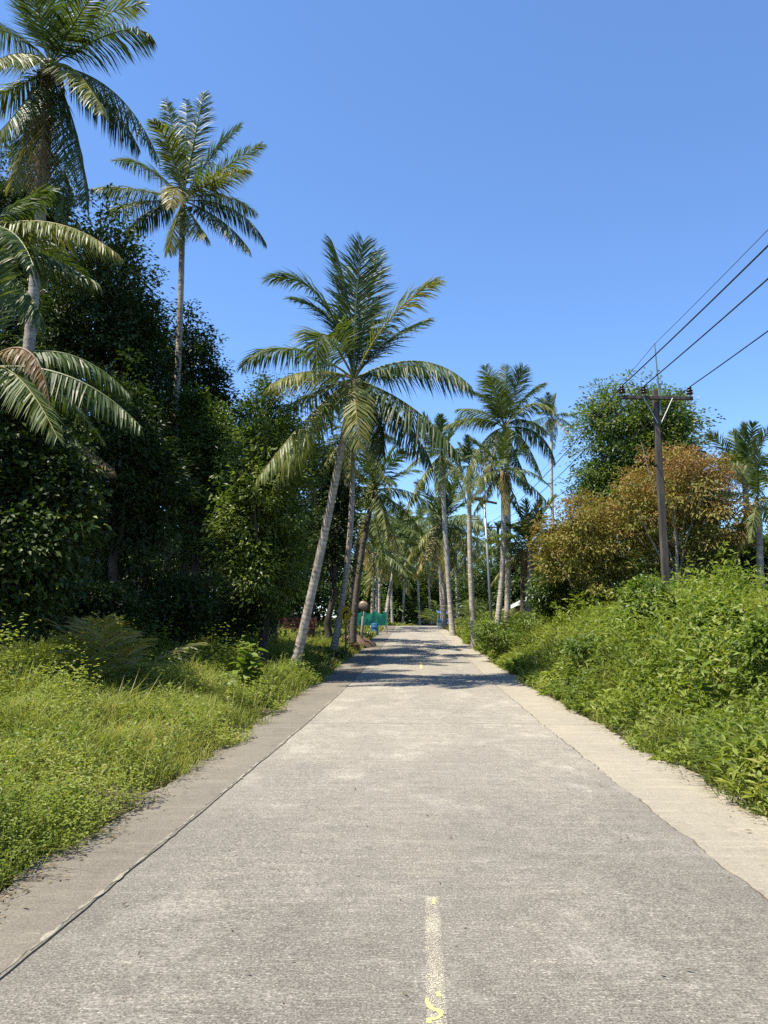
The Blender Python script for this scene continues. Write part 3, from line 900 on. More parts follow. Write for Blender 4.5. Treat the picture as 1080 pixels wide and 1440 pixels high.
def wood_mass(name, label, x0, x1, y0, y1, ztop, n, leaf, mat, seed, vb):
    """the wood beyond: leaf clumps filling its depth from the ground to the canopy, on bare stems"""
    r = np.random.default_rng(seed)
    ncl = n // 30
    cx = x0 + (x1 - x0) * r.random(ncl); cy = y0 + (y1 - y0) * r.random(ncl)
    top = ztop * (.72 + .5 * vnoise(cx, cy, 5.0, seed))
    cz = hz(cx, cy) + top * r.random(ncl) ** .85 + .2
    ci = np.repeat(np.arange(ncl), 30); m = len(ci)
    off = r.normal(0, 1, (m, 3)) * np.array([.8, .8, .5])
    Pn = np.stack([cx, cy, cz], 1)[ci] + off
    lv = Leaves()
    lv.add(Pn, unit(off + r.normal(0, .5, (m, 3))), unit(np.array([0, 0, 1.0]) + r.normal(0, .5, (m, 3))), leaf[0] * (.7 + .6 * r.random(m)), leaf[1] * (.7 + .6 * r.random(m)), vb + r.normal(0, .15, ncl)[ci] + r.normal(0, .06, m), .15, .1)
    o = lv.build(name, M[mat]); tag(o, label, 'woodland', kind='stuff')
wood_mass('far_wood', 'unbroken dark woodland far behind the trees on the left', -60, -7.5, 46, 66, 12, 34000, (.42, .24), 'leaf_dark', 170, .2)
wood_mass('deep_wood', 'dark wood interior filling the space behind the big-leaved tree', -48, -13, 26, 46, 13, 46000, (.52, .30), 'leaf_dark', 172, .15)
wood_mass('far_undergrowth', 'dark undergrowth closing the view under the far left trees', -62, -5.5, 62, 76, 8, 30000, (.60, .36), 'leaf_dark', 173, .2)
wood_mass('far_scrub', 'low green scrub beyond the road crest', -8, 34, 128, 146, 5.5, 9000, (.9, .55), 'leaf_mid', 174, .35)
wood_mass('far_thicket', 'dense green thicket far behind the bank on the right', 14, 60, 52, 70, 9, 15000, (.42, .24), 'leaf_mid', 171, .35)
# small understory shrubs that close the wood near the ground
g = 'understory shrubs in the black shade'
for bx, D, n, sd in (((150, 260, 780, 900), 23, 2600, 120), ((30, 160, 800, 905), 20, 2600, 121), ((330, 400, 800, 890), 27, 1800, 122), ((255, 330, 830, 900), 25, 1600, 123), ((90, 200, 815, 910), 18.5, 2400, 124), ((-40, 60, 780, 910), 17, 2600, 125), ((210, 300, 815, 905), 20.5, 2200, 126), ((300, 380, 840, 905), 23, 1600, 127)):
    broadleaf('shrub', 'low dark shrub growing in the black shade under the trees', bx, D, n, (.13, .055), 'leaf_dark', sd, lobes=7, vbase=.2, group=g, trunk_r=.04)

# right side
tree('big rounded bright green tree behind the utility pole crossarm', (788, 1002, 522, 790), 44, 40000, (.19, .08), 'leaf_mid', 130, ry=4.2, lobes=30, vbase=.62, vspread=.2, trunk_r=.28, spread=.75, kcl=60, dense=1.3)
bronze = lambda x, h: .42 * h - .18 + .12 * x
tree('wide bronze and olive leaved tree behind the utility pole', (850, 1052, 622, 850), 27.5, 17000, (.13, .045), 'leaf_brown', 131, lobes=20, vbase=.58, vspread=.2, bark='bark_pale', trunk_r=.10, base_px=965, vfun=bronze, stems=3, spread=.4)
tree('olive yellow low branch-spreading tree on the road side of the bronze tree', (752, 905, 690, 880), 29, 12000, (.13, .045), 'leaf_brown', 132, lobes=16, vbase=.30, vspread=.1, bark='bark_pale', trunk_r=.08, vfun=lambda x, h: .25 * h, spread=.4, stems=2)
broadleaf('shrub', 'dark green shrub under the olive yellow tree beside the little roof', (750, 850, 790, 880), 31, 5000, (.13, .055), 'leaf_mid', 133, lobes=8, vbase=.3, trunk_r=.05)
tree('small fresh green tree between the lone thin palm and the bronze tree', (762, 850, 690, 860), 36, 7000, (.17, .07), 'leaf_fresh', 134, lobes=9, vbase=.4, trunk_r=.1, spread=.5)
tree('mid green tree low behind the pale trunked palm on the bank', (990, 1110, 740, 880), 29, 7000, (.14, .06), 'leaf_mid', 135, lobes=10, vbase=.5, trunk_r=.1)
tree('dark tree filling the space under the bronze crown', (860, 1010, 740, 880), 33, 6000, (.16, .065), 'leaf_mid', 136, lobes=10, vbase=.2, trunk_r=.1)
g = 'dark trees along the far right roadside'
for bx, D, n, sd in (((690, 770, 760, 870), 56, 5000, 140), ((640, 720, 790, 880), 70, 4500, 141), ((730, 830, 770, 880), 50, 5000, 142)):
    tree('dark bushy tree behind the roadside palm trunks', bx, D, n, (.24, .11), 'leaf_mid', sd, lobes=9, vbase=.3, group=g, spread=.8)
g = 'trees closing the view past the crest'
for bx, D, n, sd, mt in (((500, 590, 770, 890), 112, 4500, 150, 'leaf_mid'), ((560, 640, 790, 890), 118, 4500, 151, 'leaf_fresh'), ((610, 690, 800, 890), 125, 4000, 152, 'leaf_mid'), ((440, 540, 740, 890), 125, 4500, 153, 'leaf_mid'),
                         ((540, 620, 740, 880), 150, 4000, 154, 'leaf_mid'), ((660, 760, 790, 890), 140, 3500, 155, 'leaf_mid'), ((470, 530, 800, 890), 96, 3500, 156, 'leaf_fresh'), ((600, 670, 770, 880), 155, 3500, 157, 'leaf_mid'),
                         ((380, 480, 700, 890), 110, 4500, 158, 'leaf_mid'), ((740, 900, 740, 890), 100, 5000, 159, 'leaf_mid'), ((880, 1100, 740, 890), 80, 6000, 160, 'leaf_mid')):
    tree('far tree closing the view past the road crest', bx, D, n, (.45, .22), mt, sd, lobes=10, vbase=.45, group=g, spread=1.5, trunk_r=.25)

# ---------------------------------------------------------------- verges
rng = np.random.default_rng(99)
def log_y(n, lo, hi, p=1.0):
    return lo * (hi / lo) ** rng.random(n)
def verge_left(n, lo, hi, smax, s0=2.5):
    y = log_y(n, lo, hi); s = s0 + (smax - s0) * rng.random(n) ** .9
    s = s + .40 * sstep(5, 22, y) * (s < 4.5) + (vnoise(y, y * 0, .6, 8) - .45) * .28 * (s < 3.6)
    x = road_x(y) - s
    return x, y, s
def join(a, b):
    return tuple(np.concatenate([p, q]) for p, q in zip(a, b))
def leafy(LV, x, y, h, k, L, W, v, up=.5):
    """stems with k leaves: positions x,y; height h"""
    n = len(x); z = hz(x, y)
    kk = np.repeat(np.arange(n), k); m = len(kk)
    f = .25 + .75 * rng.random(m) ** .7
    lean = rng.normal(0, .18, (n, 2))
    Pn = np.stack([x[kk] + lean[kk, 0] * h[kk] * f + rng.normal(0, .02, m), y[kk] + lean[kk, 1] * h[kk] * f + rng.normal(0, .02, m), z[kk] + h[kk] * f], 1)
    a = rng.random(m) * 6.283
    A = np.stack([np.cos(a), np.sin(a), up * rng.normal(.5, .5, m)], 1)
    N = unit(np.array([0, 0, 1.0]) + rng.normal(0, .35, (m, 3)))
    LV.add(Pn, A, N, L[kk] * (.6 + .6 * rng.random(m)), W[kk] * (.7 + .5 * rng.random(m)), v[kk] + rng.normal(0, .08, m), .12, .18)

# left: fine grass, longest in the middle of the verge
G = Leaves()
x, y, s = join(verge_left(132000, 3.4, 40, 9.0, 2.56), verge_left(9000, 1.0, 3.4, 6.0, 2.56))
dens = vnoise(x, y, 1.1, 61) * .6 + vnoise(x, y, .35, 62) * .4
keep = dens > .33 + .20 * sstep(7.5, 9, s)
x, y, s = x[keep], y[keep], s[keep]
n = len(x)
h = (.27 + .40 * sstep(2.7, 4.2, s)) * (.4 + 1.1 * vnoise(x, y, .9, 63)) * (.6 + .8 * rng.random(n))
a = rng.random(n) * 6.283
Dv = np.stack([np.cos(a) + .25, np.sin(a), 0 * a], 1)
v = .25 + .5 * vnoise(x, y, 1.4, 64) + rng.normal(0, .12, n) + .25 * (rng.random(n) < .06)
G.blades(np.stack([x, y, hz(x, y) - .02], 1), Dv, h, .0045 + .0006 * y, v, .3 + .9 * rng.random(n))
x, y, s = verge_left(1500, 4.0, 24, 7.5, 2.8)      # long arching blades
n = len(x); a = rng.random(n) * 6.283
G.blades(np.stack([x, y, hz(x, y)], 1), np.stack([np.cos(a), np.sin(a), 0 * a], 1), .45 + .45 * rng.random(n), .005 + .0005 * y, .5 + .4 * rng.random(n), .8 + .9 * rng.random(n))
g1 = G.build('grass', M['grass'])
tag(g1, 'fine yellow-green grass covering the left verge', 'grass', kind='stuff')
# left: small leaved weeds, dense near the camera
W_ = Leaves()
x, y, s = join(verge_left(33000, 3.4, 26, 7.5, 2.5), verge_left(2600, 1.0, 3.4, 6.0, 2.5))
keep = (vnoise(x, y, 1.6, 71) + .25 * (y < 7.5) + .12 * sstep(9, 14, y) * sstep(4.2, 5.5, s)) > .55
keep &= vnoise(x, y, .45, 74) > .22
x, y, s = x[keep], y[keep], s[keep]; n = len(x)
big = sstep(8.5, 12, y) * sstep(3.9, 5.2, s)
h = (.30 + .32 * sstep(2.6, 3.6, s) + .50 * big) * (.35 + 1.1 * vnoise(x, y, .7, 72)) * (.7 + .6 * rng.random(n))
leafy(W_, x, y, h, 8, .026 + .0030 * y + .03 * big, .011 + .0014 * y + .010 * big, .36 + .5 * vnoise(x, y, 1.0, 73))
w1 = W_.build('small_weeds', M['weed'])
tag(w1, 'small leaved green weeds tangled through the left verge', 'weeds', kind='stuff')
# litter and runners at both road edges
LT = Leaves()
y = log_y(2600, 3.2, 30); sgn = np.where(rng.random(len(y)) < .6, -1, 1)
s = np.where(sgn < 0, -2.64 - .42 * sstep(5, 22, y), 2.92) + sgn * rng.normal(-.02, .11, len(y))
x = road_x(y) + s; n = len(y); a = rng.random(n) * 6.28
LT.add(np.stack([x, y, road_z(y) + .014 + .01 * rng.random(n)], 1), np.stack([np.cos(a), np.sin(a), .1 * rng.random(n)], 1), unit(np.array([0, 0, 1.0]) + rng.normal(0, .2, (n, 3))), .03 + .05 * rng.random(n), .008 + .012 * rng.random(n), rng.random(n))
l1 = LT.build('leaf_litter', M['litter'])
tag(l1, 'dry leaf litter scattered along both road edges', 'litter', kind='stuff')

# right: a rank bank of weeds and long grass
def verge_right(n, lo, hi, smax):
    y = log_y(n, lo, hi)
    e = 2.90 + 0 * y
    s = e + (smax - e) * rng.random(n)
    s = s + (vnoise(y, y * 0, .5, 9) - .4) * .3 * (s < e + .5)
    return road_x(y) + s, y, s, s - e
R1 = Leaves()
x, y, s, e = join(verge_right(15500, 4.6, 50, 10.5), verge_right(1500, 1.0, 4.6, 7.0))
n = len(x)
gap = vnoise(x, y, .55, 88) > .24
x, y, s, e = x[gap], y[gap], s[gap], e[gap]; n = len(x)
hm = (.32 + .60 * sstep(0, 1.5, e)) * (.25 + 1.25 * vnoise(x, y, 1.1, 81)) * (.65 + .7 * rng.random(n)) * (1 + .15 * sstep(2, 5, e))
tall = vnoise(x, y, 2.4, 84)
leafy(R1, x, y, hm * (.8 + .5 * tall), 9, (.085 + .0055 * y) * (.45 + .8 * vnoise(x, y, .8, 82) + .7 * rng.random(n) ** 2), .027 + .0020 * y, .22 + .6 * vnoise(x, y, 1.2, 83) + .25 * (vnoise(x, y, .4, 85) - .5), 1.1)
r1 = R1.build('tangled_weeds', M['weed'])
tag(r1, 'dense tangled green weeds covering the right bank', 'weeds', kind='stuff')
R2 = Leaves()
x, y, s, e = join(verge_right(95000, 4.4, 48, 10.0), verge_right(5000, 1.0, 4.4, 7.0))
keep = vnoise(x, y, 1.0, 91) * .6 + vnoise(x, y, .3, 92) * .4 > .42
x, y, e = x[keep], y[keep], e[keep]; n = len(x); a = rng.random(n) * 6.283
h = (.30 + .72 * sstep(0, 1.7, e)) * (.35 + 1.2 * vnoise(x, y, 1.2, 93)) * (.6 + .75 * rng.random(n))
R2.blades(np.stack([x, y, hz(x, y) - .02], 1), np.stack([np.cos(a) - .3, np.sin(a), 0 * a], 1), h, .008 + .0008 * y, .25 + .55 * vnoise(x, y, 1.6, 94) + rng.normal(0, .12, n), .4 + .9 * rng.random(n))
r2 = R2.build('bank_grass', M['grass'])
tag(r2, 'long green grass growing through the weeds on the right bank', 'grass', kind='stuff')
# grass along the far stretch of both road edges
FG = Leaves()
n = 15000
y = 38 + 66 * rng.random(n) ** .8; sgn = np.where(rng.random(n) < .5, -1, 1)
s = np.where(sgn < 0, -3.12, 2.98) + sgn * 6.5 * rng.random(n) ** 1.5
x = road_x(y) + s; a = rng.random(n) * 6.283
FG.blades(np.stack([x, y, hz(x, y) - .02], 1), np.stack([np.cos(a), np.sin(a), 0 * a], 1), (.25 + .45 * rng.random(n)) * (.5 + vnoise(x, y, 2.0, 95)), .05 + .0004 * y, .2 + .5 * vnoise(x, y, 3.0, 96) + rng.normal(0, .1, n), .4 + .8 * rng.random(n))
tag(FG.build('far_grass', M['grass']), 'rough green grass along the far stretch of both road edges', 'grass', kind='stuff')
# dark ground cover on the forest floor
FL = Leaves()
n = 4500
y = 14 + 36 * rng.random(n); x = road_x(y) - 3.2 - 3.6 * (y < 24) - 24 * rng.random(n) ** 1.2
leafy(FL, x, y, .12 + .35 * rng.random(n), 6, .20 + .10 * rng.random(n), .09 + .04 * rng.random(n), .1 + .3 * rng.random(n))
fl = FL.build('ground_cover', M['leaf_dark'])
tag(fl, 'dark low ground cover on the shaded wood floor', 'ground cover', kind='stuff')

# leafy bushes mounded on the right bank
for lab, bx, D, n_, sd, vb in (
        ('rounded bright green bush at the foot of the utility pole', (872, 962, 812, 905), 18.2, 5200, 241, .5),
        ('tall leafy bush on the bank beneath the bronze tree', (955, 1052, 836, 930), 15.5, 5200, 242, .42),
        ('dark green leafy bush in the hollow of the right bank', (795, 880, 890, 985), 17.0, 3800, 243, .2),
        ('spreading leafy bush near the long grass on the bank shoulder', (1035, 1120, 868, 990), 11.5, 4200, 244, .4),
        ('small round bush beside the slanting palm at the road edge', (664, 726, 868, 930), 31, 2600, 245, .35),
        ('low bush growing around the steel post foot', (712, 775, 858, 925), 30, 2600, 246, .5)):
    broadleaf('shrub', lab, bx, D, n_, (.10, .042), 'leaf_fresh', sd, lobes=9, vbase=vb + .06, trunk_r=.03, spread=.24, dense=1.0)
# a few dry leaves blown onto the concrete
_n = 70; _y2 = log_y(_n, 3.0, 26); _x2 = road_x(_y2) + (rng.random(_n) - .5) * 3.8; _a2 = rng.random(_n) * 6.28
DL = Leaves()
DL.add(np.stack([_x2, _y2, road_z(_y2) + .017 + 0 * _y2], 1), np.stack([np.cos(_a2), np.sin(_a2), .15 + 0 * _a2], 1), unit(np.array([0, 0, 1.0]) + rng.normal(0, .25, (_n, 3))), .015 + .04 * rng.random(_n), .006 + .014 * rng.random(_n), .4 * rng.random(_n))
dlo = DL.build('fallen_leaves', M['litter'])
tag(dlo, 'few dry fallen leaf scraps lying scattered on the concrete carriageway', 'litter', kind='stuff')

# single plants that stand out of the verges
_LEAF = {}
def big_leaf_mesh(mat):
    if mat in _LEAF: return _LEAF[mat]
    pr = [(0, .03), (.18, .30), (.42, .42), (.68, .33), (.88, .14), (1.0, .0)]
    V = []; Fq = []
    for t, w in pr:
        dz = -.28 * t * t
        V += [(t, -w, dz + .10 * w), (t, 0, dz - .02), (t, w, dz + .10 * w)]
    for k in range(len(pr) - 1):
        for c in (0, 1):
            q = 3 * k + c
            Fq.append((q, q + 1, q + 4, q + 3))
    V = np.array(V, float); Fq = np.array(Fq)
    _LEAF[mat] = mesh_data('leaf', V, Fq, np.full(len(Fq), .62), M[mat], True)
    return _LEAF[mat]
def plant(label, px, D, h, nst, nlf, L, seed, mat='leaf_fresh', group=None, width=.35):
    r = np.random.default_rng(seed)
    base = gbase(px, D)
    root = empty('broad_leaved_plant', base); tag(root, label, 'plant', group)
    mb = MB()
    spots = []
    for s in range(nst):
        a = r.random() * 6.28; l_ = width * r.random(); hh = h * (.6 + .5 * r.random())
        p0 = np.array([.05 * math.cos(a), .05 * math.sin(a), -.05]); p2 = np.array([l_ * math.cos(a), l_ * math.sin(a), hh]); p1 = (p0 + p2) / 2 + [0, 0, .1 * hh]
        mb.tube([p0, p1, p2], [.010, .008, .004], 5)
        for k in range(nlf):
            f = .35 + .65 * (k + 1) / nlf
            spots.append(((1 - f) ** 2 * p0 + 2 * f * (1 - f) * p1 + f * f * p2, k * 2.4 + s))
    mb.build('stem', M['stem'], root)
    for p, a in spots:
        o = bpy.data.objects.new('leaf', big_leaf_mesh(mat)); link(o, root)
        o.location = Vector(p)
        o.rotation_euler = (r.normal(0, .25), -.15 + r.normal(0, .3), a + r.normal(0, .3))
        q = L * (.65 + .6 * r.random()); o.scale = (q, q * .95, q)
    return root
M['stem'] = noise_mat('green_stem', [(.3, (.06, .08, .02)), (.7, (.12, .13, .04))], 8, bump=0)
plant('bushy yellow-green broad-leaved plant at the shade edge, tallest in the left verge', 350, 16.2, 1.2, 9, 9, .27, 201)
plant('broad-leaved plant with darker leaves beside the taller yellow-green one', 318, 16.6, .62, 6, 7, .20, 202, 'leaf_mid')
plant('small broad-leaved seedling close to the foot of the leaning palm', 393, 19.2, .5, 4, 6, .20, 203)
plant('low broad-leaved plant beside the trunkless young palm', 225, 14.5, .5, 6, 7, .15, 204, 'leaf_mid')
g = 'big leaved plants in the right bank'
for px, D, h, L, sd in ((990, 11.5, .95, .20, 205), (1062, 9.0, .8, .14, 206), (930, 13.5, .9, .18, 207), (1095, 7.9, .45, .09, 208), (1012, 9.2, .45, .09, 209), (1045, 12.4, .9, .15, 210)):
    plant('broad-leaved plant pushing up through the weeds of the right bank', px, D, h, 5, 7, L, sd, 'leaf_fresh', g)
def tussock(label, px, D, n, h, w, seed, v=.6, group=None, spread=.18, bend=.9):
    r = np.random.default_rng(seed)
    base = gbase(px, D)
    LV = Leaves(); a = r.random(n) * 6.283; rr = spread * r.random(n) ** .7
    Pn = np.stack([rr * np.cos(a), rr * np.sin(a), 0 * a - .03], 1)
    LV.blades(Pn, np.stack([np.cos(a), np.sin(a), 0 * a], 1), h * (.5 + .6 * r.random(n)), w, v + r.normal(0, .1, n), bend * (.2 + .9 * r.random(n)))
    o = LV.build('grass_tussock', M['grass']); o.location = tuple(base)
    tag(o, label, 'grass', group)
    return o
tussock('tuft of tall upright grass blades against the black shade', 34, 11.8, 26, 1.15, .022, 221, .62, bend=.6)
g = 'arching grass tufts in the left verge'
for px, D, h, sd in ((52, 8.2, .7, 251), (150, 9.2, .62, 252), (236, 10.6, .7, 253), (300, 12.4, .68, 254), (88, 12.2, .95, 255), (205, 13.4, .8, 256), (20, 6.6, .55, 257), (262, 9.0, .45, 258), (120, 7.0, .5, 259), (360, 14.5, .6, 260)):
    tussock('clump of long arching grass blades standing out of the left verge', px, D, 42, h, .010 + .0005 * D, sd, .62, g, bend=1.1)
TW = Leaves()
x, y, s = verge_left(1500, 4.2, 20, 7.0, 2.75)
keep = vnoise(x, y, 1.1, 77) > .5
x, y = x[keep], y[keep]
leafy(TW, x, y, .35 + .4 * rng.random(len(x)), 12, .05 + .0022 * y, .022 + .001 * y, .25 + .5 * rng.random(len(x)), 1.0)
tag(TW.build('tall_weeds', M['weed']), 'taller broad-leaved weeds poking up through the left verge grass', 'weeds', kind='stuff')
tussock('tuft of arching pale grass in front of the yellow-green plant', 322, 14.6, 60, .62, .018, 222, .75)
tussock('pale grass tuft between weeds and trunkless palm', 140, 10.6, 50, .62, .015, 223, .72)
g = 'arching grass tufts on the right bank'
for px, D, h, sd in ((845, 15.5, 1.0, 224), (875, 14.6, 1.05, 225), (900, 12.6, .9, 226), (815, 18.5, .9, 227), (1050, 9.5, .8, 228), (1000, 17, 1.1, 229), (950, 18.5, 1.2, 230), (1065, 15, 1.1, 231), (968, 9.6, .5, 234)):
    tussock('arching clump of long grass blades rising from the right bank', px, D, 55, h, .02 + .0004 * D, sd, .5, g)

# ---------------------------------------------------------------- utility poles and wires
M['pole'] = noise_mat('weathered_concrete_pole', [(.25, (.022, .018, .014)), (.5, (.062, .052, .041)), (.75, (.15, .13, .105))], 2.5, 8, .9, .5, (3, 3, .35))
M['steel'] = noise_mat('galvanised_steel', [(.3, (.22, .24, .25)), (.7, (.42, .45, .46))], 3, 5, .45, .1, metallic=.6)
M['porcelain'] = noise_mat('brown_porcelain', [(.3, (.018, .009, .007)), (.7, (.05, .022, .015))], 6, rough=.2, bump=0)
M['wire'] = noise_mat('cable_sheath', [(.3, (.012, .013, .017)), (.7, (.03, .032, .04))], 6, rough=.6, bump=0)
M['rod'] = noise_mat('green_copper_rod', [(.3, (.07, .12, .10)), (.7, (.16, .22, .18))], 6, rough=.6, bump=0)

def utility_pole(label, px, top_py, D, arm=2.0, arm_yaw=0.0, ins=(-1.0, -.4, .9), rod=True, w=.215, group=None):
    base = gbase(px, D); top = pt(px, top_py, D)
    base = np.array([top[0], D, hz1(top[0], D)])
    H = top[2] - base[2]
    root = empty('utility_pole', base); tag(root, label, 'utility pole', group)
    MB().box((0, 0, H / 2 - .3), (w, w * .8, H + .6), taper=.72).build('post', M['pole'], root, bevel=.02)
    ca, sa = math.cos(arm_yaw), math.sin(arm_yaw)
    za = H - .28
    mb = MB(); mb.box((-.13 * sa * -1 * 0, -.13, za), (arm, .09, .10), rz=arm_yaw); mb.build('crossarm', M['pole'], root, bevel=.01)
    mb = MB()
    for s in (-1, 1):
        mb.tube([(s * .05, -.2, za - .75), (s * .42 * ca, -.2 + s * .42 * sa, za - .02)], [.014, .014], 5)
    mb.build('brace', M['steel'], root)
    pts = []
    for s in ins:
        c = np.array([s * arm / 2 * ca, -.13 + s * arm / 2 * sa, za + .06])
        it = MB(); it.tube([c, c + [0, 0, .12]], [.012, .012], 6); it.build('pin', M['steel'], root)
        it = MB(); it.lathe(c + np.array([0, 0, .06]), [(.012, .0), (.085, .0), (.10, .03), (.05, .055), (.045, .07), (.085, .085), (.09, .11), (.045, .13), (.04, .15), (.06, .165), (.055, .20), (.012, .215)], 12)
        it.build('insulator', M['porcelain'], root, True)
        pts.append(base + c + np.array([0, 0, .27]))
    if rod:
        it = MB(); it.tube([(.08, -.1, za - .5), (.08, -.1, za), (.03, -.1, za + 1.62)], [.028, .026, .016], 6); it.build('lightning_rod', M['rod'], root)
        pts.append(base + np.array([.03, -.1, za + 1.6]))
    return root, pts
_, p1 = utility_pole('weathered square concrete utility pole with crossarm and tall rod, on the weedy bank', 921, 548, 20.6, 2.05, .06, (-.97, -.36, .93))
_, p3 = utility_pole('distant utility pole with insulators on its arm, half behind palm trunks', 700, 737, 62, 2.1, 0, (-.8, -.1, .8), False, .26)
_, p4 = utility_pole('farthest utility pole showing only its short dark arm above the trees', 654, 780, 95, 2.2, 0, (-.8, 0, .8), False, .28)
# thin steel post with a bare arm
base = gbase(693, 37); top = pt(681, 706, 37)
rt = empty('steel_post', base); tag(rt, 'thin galvanised steel post with a bare tilted arm among the palm trunks', 'post')
dl = top - base
MB().tube([(0, 0, -.2), dl * .5, dl], [.075, .065, .055], 10).build('pole', M['steel'], rt, True)
MB().box(tuple(dl + np.array([0, 0, .06])), (1.28, .16, .10), ry=.24, rz=-.25).build('arm', M['pole'], rt, bevel=.01)
# wires
def wire(label, a, b, sag, rad, group='overhead power lines'):
    a = np.array(a); b = np.array(b)
    t = np.linspace(0, 1, 40)[:, None]
    path = a * (1 - t) + b * t; path[:, 2] -= (4 * sag * t * (1 - t))[:, 0]
    V, T = tube_arrays(path, np.full(40, rad), 6)
    o = mobj('power_line', V, T, M['wire'], None, smooth=True)
    tag(o, label, 'cable', group)
back = np.array([6.7, -19.0, 0.0])
hb = hz1(6.7, -19)
back_pts = [np.array([6.7 + s, -19.13, p1[0][2] + .0]) for s in (-1.0, -.37, .95)]
for k, nm in enumerate(('outer left', 'inner left', 'outer right')):
    wire('thick dark power line tied to the ' + nm + ' insulator, running overhead towards the viewer', p1[k], back_pts[k], .55, .017)
    wire('dark power line from the ' + nm + ' insulator down towards the distant poles', p1[k], p3[k], .55, .015)
    wire('far power line between the two most distant utility poles', p3[k], p4[k], .4, .014)
wire('thin wire from the tip of the tall rod, running overhead towards the viewer', p1[3], np.array([6.7, -19.1, p1[3][2]]), .5, .007)
wire('thin wire from the tip of the tall rod down to the distant poles', p1[3], p3[1] + np.array([0, 0, 1.2]), .5, .007)

# ---------------------------------------------------------------- things by the crest
M['wood_red'] = noise_mat('red_brown_wood', [(.3, (.08, .03, .02)), (.7, (.20, .08, .05))], 3, 6, .75, .3, (1, 1, 6))
M['roof'] = noise_mat('grey_roof_sheet', [(.3, (.24, .24, .25)), (.7, (.42, .42, .43))], 2, 6, .5, .1)
M['plaster'] = noise_mat('tan_plaster', [(.3, (.26, .20, .13)), (.7, (.38, .31, .22))], 2, 6, .85, .2)
M['green_net'] = leaf_mat('green_net', [(0, (.01, .22, .15)), (1, (.08, .42, .31))], .7, .4, (1, 1.1, 1), .2)
M['blue_drum'] = noise_mat('blue_plastic', [(.3, (.015, .08, .19)), (.7, (.03, .14, .30))], 4, rough=.4, bump=.05)
M['sign_yellow'] = noise_mat('sign_yellow', [(.3, (.50, .30, .012)), (.7, (.62, .40, .02))], 5, rough=.5, bump=.05)
M['black'] = noise_mat('black_paint', [(.3, (.01, .01, .01)), (.7, (.025, .025, .025))], 5, rough=.5, bump=0)
M['rust'] = noise_mat('rusty_steel', [(.3, (.10, .045, .025)), (.7, (.24, .12, .06))], 8, rough=.8, bump=.2)
M['mirror'] = noise_mat('painted_reflection_mirror', [(.35, (.16, .12, .08)), (.7, (.42, .34, .25))], 14, rough=.4, bump=.4, metallic=.2)  # brown mottling is the reflection of the greenery, painted into the dish colour
M['blue_tarp'] = leaf_mat('blue_tarp', [(0, (.02, .07, .22)), (1, (.13, .24, .42))], .55, .3, (1, 1, 1), .3)
M['dirt_red'] = noise_mat('red_dirt', [(.3, (.05, .03, .02)), (.7, (.14, .085, .055))], 3, 8, .95, .7)
M['sack'] = noise_mat('pale_sack', [(.3, (.38, .34, .26)), (.7, (.60, .56, .46))], 5, rough=.8, bump=.3)
M['red_box'] = noise_mat('faded_red', [(.3, (.16, .04, .03)), (.7, (.28, .09, .06))], 5, rough=.7, bump=.2)

# curve warning sign
c = pt(486, 864, 33); base = np.array([c[0], 33, hz1(c[0], 33)])
rt = empty('warning_sign', base); tag(rt, 'yellow diamond warning sign with black right-curve arrow on a rusty post', 'sign')
zc = c[2] - base[2]
MB().tube([(0, .03, -.3), (0, .03, zc + .2)], [.035, .035], 8).build('post', M['rust'], rt, True)
pl = MB(); pl.box((0, 0, zc), (.54, .012, .54), ry=math.pi / 4); plate = pl.build('plate', M['sign_yellow'], rt)
ar = MB(); pa = []
for t in np.linspace(0, 1, 9):
    an = t * math.pi / 2
    pa.append((-.12 + .17 * (1 - math.cos(an)), zc - .02 + .16 * math.sin(an)))
pa = [(-.12, zc - .24)] + pa
for k in range(len(pa) - 1):
    (xa, za), (xb, zb) = pa[k], pa[k + 1]
    d = np.array([xb - xa, zb - za]); d = d / np.linalg.norm(d); nn = np.array([-d[1], d[0]]) * .04
    n0 = len(ar.V)
    ar.V += [(xa - nn[0], -.012, za - nn[1]), (xa + nn[0], -.012, za + nn[1]), (xb + nn[0], -.012, zb + nn[1]), (xb - nn[0], -.012, zb - nn[1])]
    ar.F.append((n0, n0 + 1, n0 + 2, n0 + 3))
n0 = len(ar.V)
ar.V += [(.05, -.012, zc + .24), (.05, -.012, zc + .04), (.20, -.012, zc + .14)]; ar.F.append((n0, n0 + 1, n0 + 2))
ar.V = [(x * .8, y, zc + (z - zc) * .8) for x, y, z in ar.V]
ar.build('arrow', M['black'], plate)
rt.rotation_euler = (0, 0, -.5)
# round convex mirror
c = pt(511, 852, 41); base = np.array([c[0], 41, hz1(c[0], 41)]); zc = c[2] - base[2]
rt = empty('convex_mirror', base); tag(rt, 'round brownish roadside mirror on a short pale post before the green net', 'mirror')
MB().tube([(-.12, .10, -.2), (0, .10, zc)], [.08, .06], 8).build('post', M['bark_pale'], rt, True)
mb = MB(); mb.lathe((0, 0, 0), [(.005, .09), (.1, .085), (.18, .065), (.24, .03), (.265, 0), (.24, -.02), (.005, -.03)], 20)
mb.V = [(x, -z, y + zc) for x, y, z in mb.V]; mb.build('dish', M['mirror'], rt, True)
mb = MB(); mb.lathe((0, 0, 0), [(.262, .02), (.285, .02), (.285, -.025), (.262, -.025)], 20)
mb.V = [(x, -z, y + zc) for x, y, z in mb.V]; mb.build('rim', M['rust'], rt, True)
